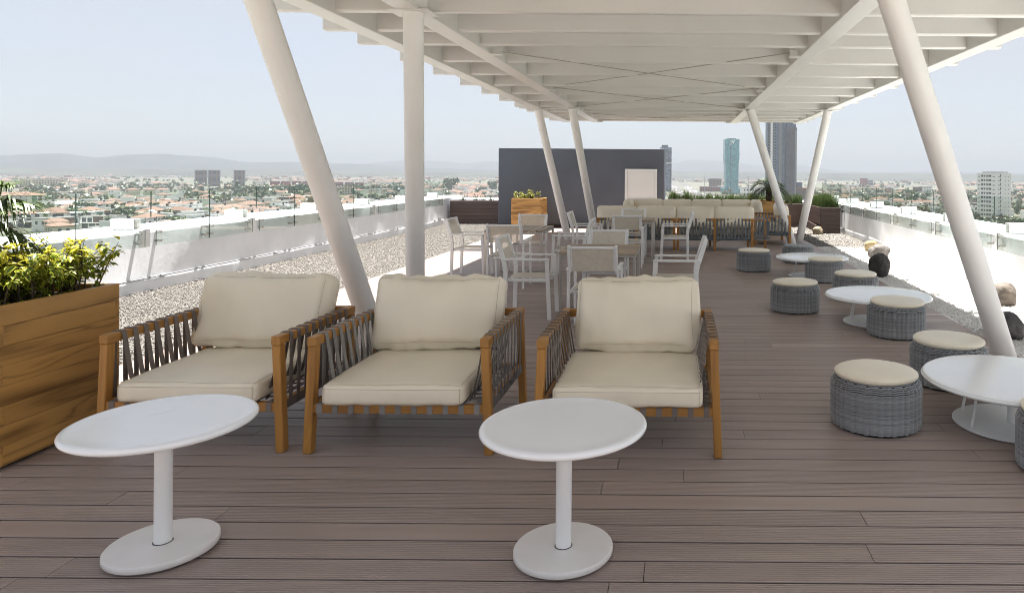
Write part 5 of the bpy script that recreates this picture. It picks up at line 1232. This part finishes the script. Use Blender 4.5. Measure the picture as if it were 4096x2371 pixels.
for (c, w_, h_) in ((-6.3, 1.6, .45), (-3.6, 1.7, 1.3), (-1.7, .9, 1.3), (-.4, .35, 1.3), (.1, .35, 1.3), (1.0, .9, 1.3), (2.7, 1.8, 1.3), (5.6, 1.7, .45)): wgrid(p, -c - .1, -c + .1, 1, 1.4 if h_ > 1 else 1.4, 3.0, 12, w_, h_, -7.82, face='x')
for (c, w_, h_) in ((-5.2, 1.0, .7), (-3.6, .8, 2.0), (1.5, .5, .7), (5.2, .5, .7)): wgrid(p, c - .1, c + .1, 1, 1.3, 3.0, 12, w_, h_, -7.82)
def plain(name, label, x, y, rz, w, d, h, m_, nx_, nz, win=True, roof='cflat', grp=None):
    p = block(name, label, 'building', x, y, rz, grp); b = MB(); b.box(-w / 2, w / 2, -d / 2, d / 2, 0, h); b.build('wall', M[m_], p, off=Z0); b = MB(); b.box(-w / 2 - .4, w / 2 + .4, -d / 2 - .4, d / 2 + .4, h, h + .5); b.build('roof', M[roof], p, off=Z0)
    if win: dz = h / nz; wgrid(p, -w / 2 + .5, w / 2 - .5, nx_, dz * .3, dz, nz, w / nx_ * .55, dz * .45, -d / 2 - .03)
    occ.append((x, y, max(w, d) * .6)); return p
plain('shopping_centre', 'long white shopping centre with banded parking decks beyond the palm', 128, 1090, R(3), 62, 30, 13, 'cwhite', 14, 2); plain('shopping_hall', 'low white hall with blue edged roof behind the shopping centre', 150, 1190, 0, 70, 30, 12, 'cwhite', 1, 1, False)
plain('shell_building', 'unfinished brown building left of the teal tower', 81, 1560, 0, 27, 14, 22, 'cbrown', 8, 5); plain('strip_mall', 'low red roofed strip mall beside the highway', 62, 1330, 0, 44, 12, 9, 'cred', 9, 2)
plain('office_block', 'red and grey office block standing in the fields on the right', 495, 1890, R(12), 15, 14, 23, 'cred', 3, 6); plain('office_block', 'grey office wing beside the red office block on the right', 512, 1900, R(12), 17, 14, 18, 'cgrey', 5, 5)
plain('apartment_slab', 'white apartment slab behind the right railing with open brown end', 415, 1190, R(20), 18, 12, 14.5, 'cwhite', 5, 4); plain('apartment_slab', 'half finished brown slab joined to the white apartment slab', 401, 1188, R(20), 9, 12, 14, 'cbrown', 3, 4)
plain('warehouse', 'long pale warehouse seen through the right railing', 287, 955, R(8), 40, 22, 9, 'cflat', 10, 2); plain('warehouse', 'white warehouse with long windows in the distance on the left', -830, 1640, R(15), 60, 20, 7, 'cwhite', 1, 1, False); plain('club_house', 'terracotta roofed club house beside the golf lawn', -480, 1020, R(30), 34, 14, 10, 'ccream', 9, 3, True, 'ctile')
plain('pink_hall', 'pinkish hall left of the white residential tower', 400, 900, R(15), 44, 22, 10, 'ccream', 6, 1); plain('blue_billboard_store', 'white store with a dark sign front left of the white tower', 262, 660, R(20), 14, 10, 8, 'cwhite', 3, 2)
p = block('billboard', 'black billboard on a post above the pale warehouse', 'billboard', 268, 905, R(10)); b = MB(); b.box(-4, 4, -.4, .4, 12, 18); b.build('board', M['cdark'], p, off=Z0); b = MB(); b.tube([(0, 0, 0), (0, 0, 12)], .5, 8); b.build('post', M['cgrey'], p, off=Z0)
for x, y, lab in ((40, 1080, 'tall lamp mast beside the highway left of the teal tower'), (97, 980, 'tall lamp mast right of the teal tower')):
    p = block('lamp_mast', lab, 'lamp post', x, y, 0, 'highway lamp masts'); b = MB(); b.tube([(0, 0, 0), (0, 0, 32)], [.45, .22], 8); b.build('pole', M['cgrey'], p, off=Z0); b = MB(); b.box(-3, 3, -.4, .4, 32, 32.5); b.build('lamp_head', M['cwhite'], p, off=Z0)
# parked and moving cars on the highway
ca = MB(); ca.prism([(-2.1, 0.35), (2.1, 0.35), (2.15, .8), (1.2, .95), (.6, 1.45), (-1.2, 1.45), (-1.9, .95), (-2.15, .8)], -.85, .85, Matrix.Rotation(R(90), 4, 'X')); 
for x in (-1.3, 1.3):
    for y in (-.85, .85): ca.lathe([(0, -.1), (.34, -.1), (.34, .1), (0, .1)], 10); ca.v[-40:] = [(x + a, y + c_, .34 + b_) for a, b_, c_ in ca.v[-40:]]
CM = [ca.mesh('car', mat('car paint %d' % i, c, .3, .6)) for i, c in enumerate(((.7, .7, .7), (.3, .31, .32), (.05, .05, .055), (.4, .05, .04), (.08, .12, .25)))]; CN = ['white', 'silver grey', 'black', 'red', 'dark blue']
rc = random.Random(8)
for k in range(46):
    y = rc.uniform(960, 1700); ln = rc.choice([0, 1]); x = (25 - (y - 880) * .0676 if y < 1250 else 0 - (y - 1250) * .0163) + (27 if ln == 0 else 0) * (1) + rc.choice([-6.5, -2.2, 2.2, 6.5]); i = rc.choice([0, 0, 1, 1, 2, 3, 4])
    o = link('car', CM[i]); o.location = (x, y, GZ + .15); o.rotation_euler = (0, 0, R(93 if ln else -87)); tag(o, CN[i] + ' car driving on the highway left of the teal tower', 'car', CN[i] + ' cars on the highway')
# ---- fill: plots on streets; nearest houses one by one, the rest as one mass
plots = []; rp_ = random.Random(21)
def lawnfree(x, y):
    for (cx, cy_, rx, ry) in ((-655, 880, 70, 105), (-408, 632, 52, 40), (-385, 930, 85, 100)):
        if ((x - cx) / rx) ** 2 + ((y - cy_) / ry) ** 2 < 1: return False
    return True
for i in range(-62, 30):
    for j in range(14, 62):
        x = i * 24 + rp_.uniform(-6, 6) + (j % 3) * 4; y = j * 25 + rp_.uniform(-6, 6) + (i % 4) * 5; d = math.hypot(x, y); tz = x / y
        if d < 400 or y < 390 or d > 1480: continue
        if not (-1.05 < tz < 0.62): continue
        if -0.10 < tz < 0.135 and y < 1500: continue
        if tz > -0.3 and y < 560: continue
        dens = 0.93 if (tz < -0.22 and d < 1180) else (0.55 if tz < -0.1 else 0.5)
        if tz > 0.12: dens = 0.45 if d > 560 else 0.2
        if tz < -0.5 and d > 1250: dens = 0.25
        if rp_.random() > dens or not lawnfree(x, y): continue
        plots.append((d, x, y))
plots.sort(); nh = 0; mass = [MB() for _ in range(1)]; massM = [M['cwhite'], M['ctile'], M['cflat'], M['ccream'], M['cwin'], M['cred']]
def addmass(x, y, s, rr):
    b = mass[0]; Mx = Matrix.Translation((x, y, GZ)) @ Matrix.Rotation(rr.uniform(-.6, .6), 4, 'Z'); w, d, h = rr.uniform(4, 8) * s, rr.uniform(4, 6) * s, rr.uniform(3.5, 8) * (.7 + .3 * s)
    b.cm = rr.choice([0, 0, 0, 3, 3, 5 if y > 2200 else 0]); b.box(-w, w, -d, d, 0, h, 0, Mx)
    if rr.random() < .45: b.cm = 1; q = MB(); hip(q, -w, w, -d, d, h, 2.0, .4); b.add([Mx @ Vector(v) for v in q.v], q.f)
    else: b.cm = 2; b.box(-w * .97, w * .97, -d * .97, d * .97, h, h + .1, 0, Mx)
    b.cm = 4
    for k in range(2): xx = rr.uniform(-.7, .7) * w; b.box(xx - .9, xx + .9, -d - .06, -d + .02, h * .55, h * .55 + 1.5, 0, Mx)
for d, x, y in plots:
    if not free(x, y, 9): continue
    right = x / y > 0.1
    k = rp_.choice([0, 1, 1, 2, 3, 4, 5, 4]) if not right else rp_.choice([1, 4, 1, 0, 3]); a = R(rp_.choice([0, 90, 180, 30, -30]) + rp_.uniform(-12, 12) - 10); sc = rp_.uniform(.95, 1.25)
    if nh < 110:
        p = thing(KN[k], KL[k] + where(x, y), 'house', (x, y, GZ), a, KN[k].replace('_', ' ') + 's of the district below'); p.scale = (sc,) * 3
        for n, me in KMESH[k]: link(n, me, p)
    elif nh < 290:
        o = link(KN[k], KJM[k]); o.location = (x, y, GZ); o.rotation_euler = (0, 0, a); o.scale = (sc,) * 3; tag(o, KL[k] + where(x, y), 'house', KN[k].replace('_', ' ') + 's of the district below')
    else: addmass(x, y, 1.0, rp_)
    nh += 1
for k in range(5200):
    y = 1350 * (3.4 ** rp_.random()); tz = rp_.uniform(-1.05, .62); x = tz * y
    if mnoise.noise((x / 420, y / 420, 2.0)) < -0.02 + (0.28 if tz > .12 else 0) + (0.1 if tz < -.55 else 0): continue
    if -0.02 < tz < 0.055 and y < 2500: continue
    if free(x, y, 8): addmass(x, y, rp_.uniform(.8, 1.5), rp_)
o = mass[0].build('distant_houses', massM, None, kind='stuff'); tag(o, 'dense sprawl of small white and tiled houses out to the foothills', 'houses')
# trees: individuals near, masses far
tl = []
for k in range(5200):
    y = rp_.uniform(395, 1300) if k < 2400 else 900 * (4.6 ** rp_.random()); tz = rp_.uniform(-1.05, .62); x = tz * y
    if -0.1 < tz < 0.135 and y < 900: continue
    if -0.02 < tz < 0.06 and y < 2500: continue
    nn = mnoise.noise((x / 140, y / 140, 6.0)); ok = nn > (-0.05 if y < 1300 else 0.12)
    if ok and free(x, y, 3) and lawnfree(x, y): tl.append((math.hypot(x, y), x, y))
tl.sort(); tm = [MB(), MB()]; nt_ = 0; rt = random.Random(3)
hp = [(q[1], q[2]) for q in plots]
for d, x, y in tl:
    k = rt.choice([0, 1, 1, 2, 4, 5, 0, 3]); h = rt.uniform(4.5, 9.5); w = h * rt.uniform(.7, 1.0)
    if nt_ < 250: tree(x, y, k, h, w, a=rt.uniform(0, 6)); nt_ += 1
    else:
        b = tm[k % 2]; h *= 1.35
        for j in range(26):
            dv = Vector((rt.gauss(0, 1), rt.gauss(0, 1), rt.gauss(0, 1))).normalized() * rt.uniform(.4, 1); c = Vector((x + dv.x * h * .42, y + dv.y * h * .42, GZ + h * .58 + dv.z * h * .38)); u = Vector((rt.gauss(0, 1), rt.gauss(0, 1), rt.gauss(0, 1))).normalized(); v = u.cross(dv).normalized(); s = h * .16
            b.add([c - u * s, c + v * s, c + u * s, c - v * s], [(0, 1, 2, 3)])
for i in range(2): o = tm[i].build('distant_trees', M['crown1'] if i == 0 else M['crown3']); o['kind'] = 'stuff'; tag(o, ('dark' if i == 0 else 'olive') + ' trees scattered through the distant city', 'trees')
for i, (x, y, k, h, w) in enumerate(((-560, 905, 0, 15, 14), (-572, 915, 3, 21, 13), (-548, 912, 4, 17, 14), (-536, 918, 0, 16, 15), (-470, 870, 0, 19, 18), (-462, 880, 1, 17, 16), (-455, 862, 0, 15, 14), (-500, 1000, 0, 16, 16), (-470, 560, 0, 10, 11), (-250, 1130, 0, 24, 20), (-236, 1120, 4, 22, 20), (-300, 1150, 0, 20, 15), (-212, 1120, 0, 23, 22), (-345, 1075, 0, 26, 22))):
    tree(x, y, k, h, w, ['dark tree second from left in the clump on the golf lawn', 'tall pale leftmost tree of the clump on the golf lawn', 'spreading olive tree amid the clump on the golf lawn', 'dark rightmost tree of the clump on the golf lawn', 'biggest dark tree in the group right of the golf lawn', 'mid green tree in the group right of the golf lawn', 'smaller dark tree in the group right of the golf lawn', 'dark tree standing before the terracotta roofed club house', 'round dark tree among roofs above the near left parapet', 'tall dark tree left of the grey block beyond the dry field', 'olive tree between two dark ones beside the grey block', 'narrow dark tree on the dry field seen past the upright column', 'widest dark tree right beside the grey block edge', 'largest dark tree seen just right of the upright column'][i], 'large trees by the golf lawn', h)
for x, y, h in ((-372, 447, 7), (-366, 436, 8), (-352, 430, 7), (-390, 470, 6), (-560, 700, 8), (-420, 590, 7), (-500, 690, 8), (-395, 700, 7)): fan_palm(x, y, h)

# ------------------------------------------------------------------ haze: one closed box of pale air
hm = bpy.data.materials.new('haze air'); hm.use_nodes = True; t = hm.node_tree; t.nodes.remove(t.nodes['Principled BSDF'])
pv = t.nodes.new('ShaderNodeVolumePrincipled'); pv.inputs['Color'].default_value = (0.300, 0.324, 0.365, 1); pv.inputs['Density'].default_value = 2.4e-4; pv.inputs['Anisotropy'].default_value = 0.15
t.links.new(pv.outputs[0], t.nodes['Material Output'].inputs['Volume'])
b = MB(); b.box(-14100, 14100, -3100, 14100, GZ - 8, 190); o = b.build('haze', hm); o['kind'] = 'stuff'
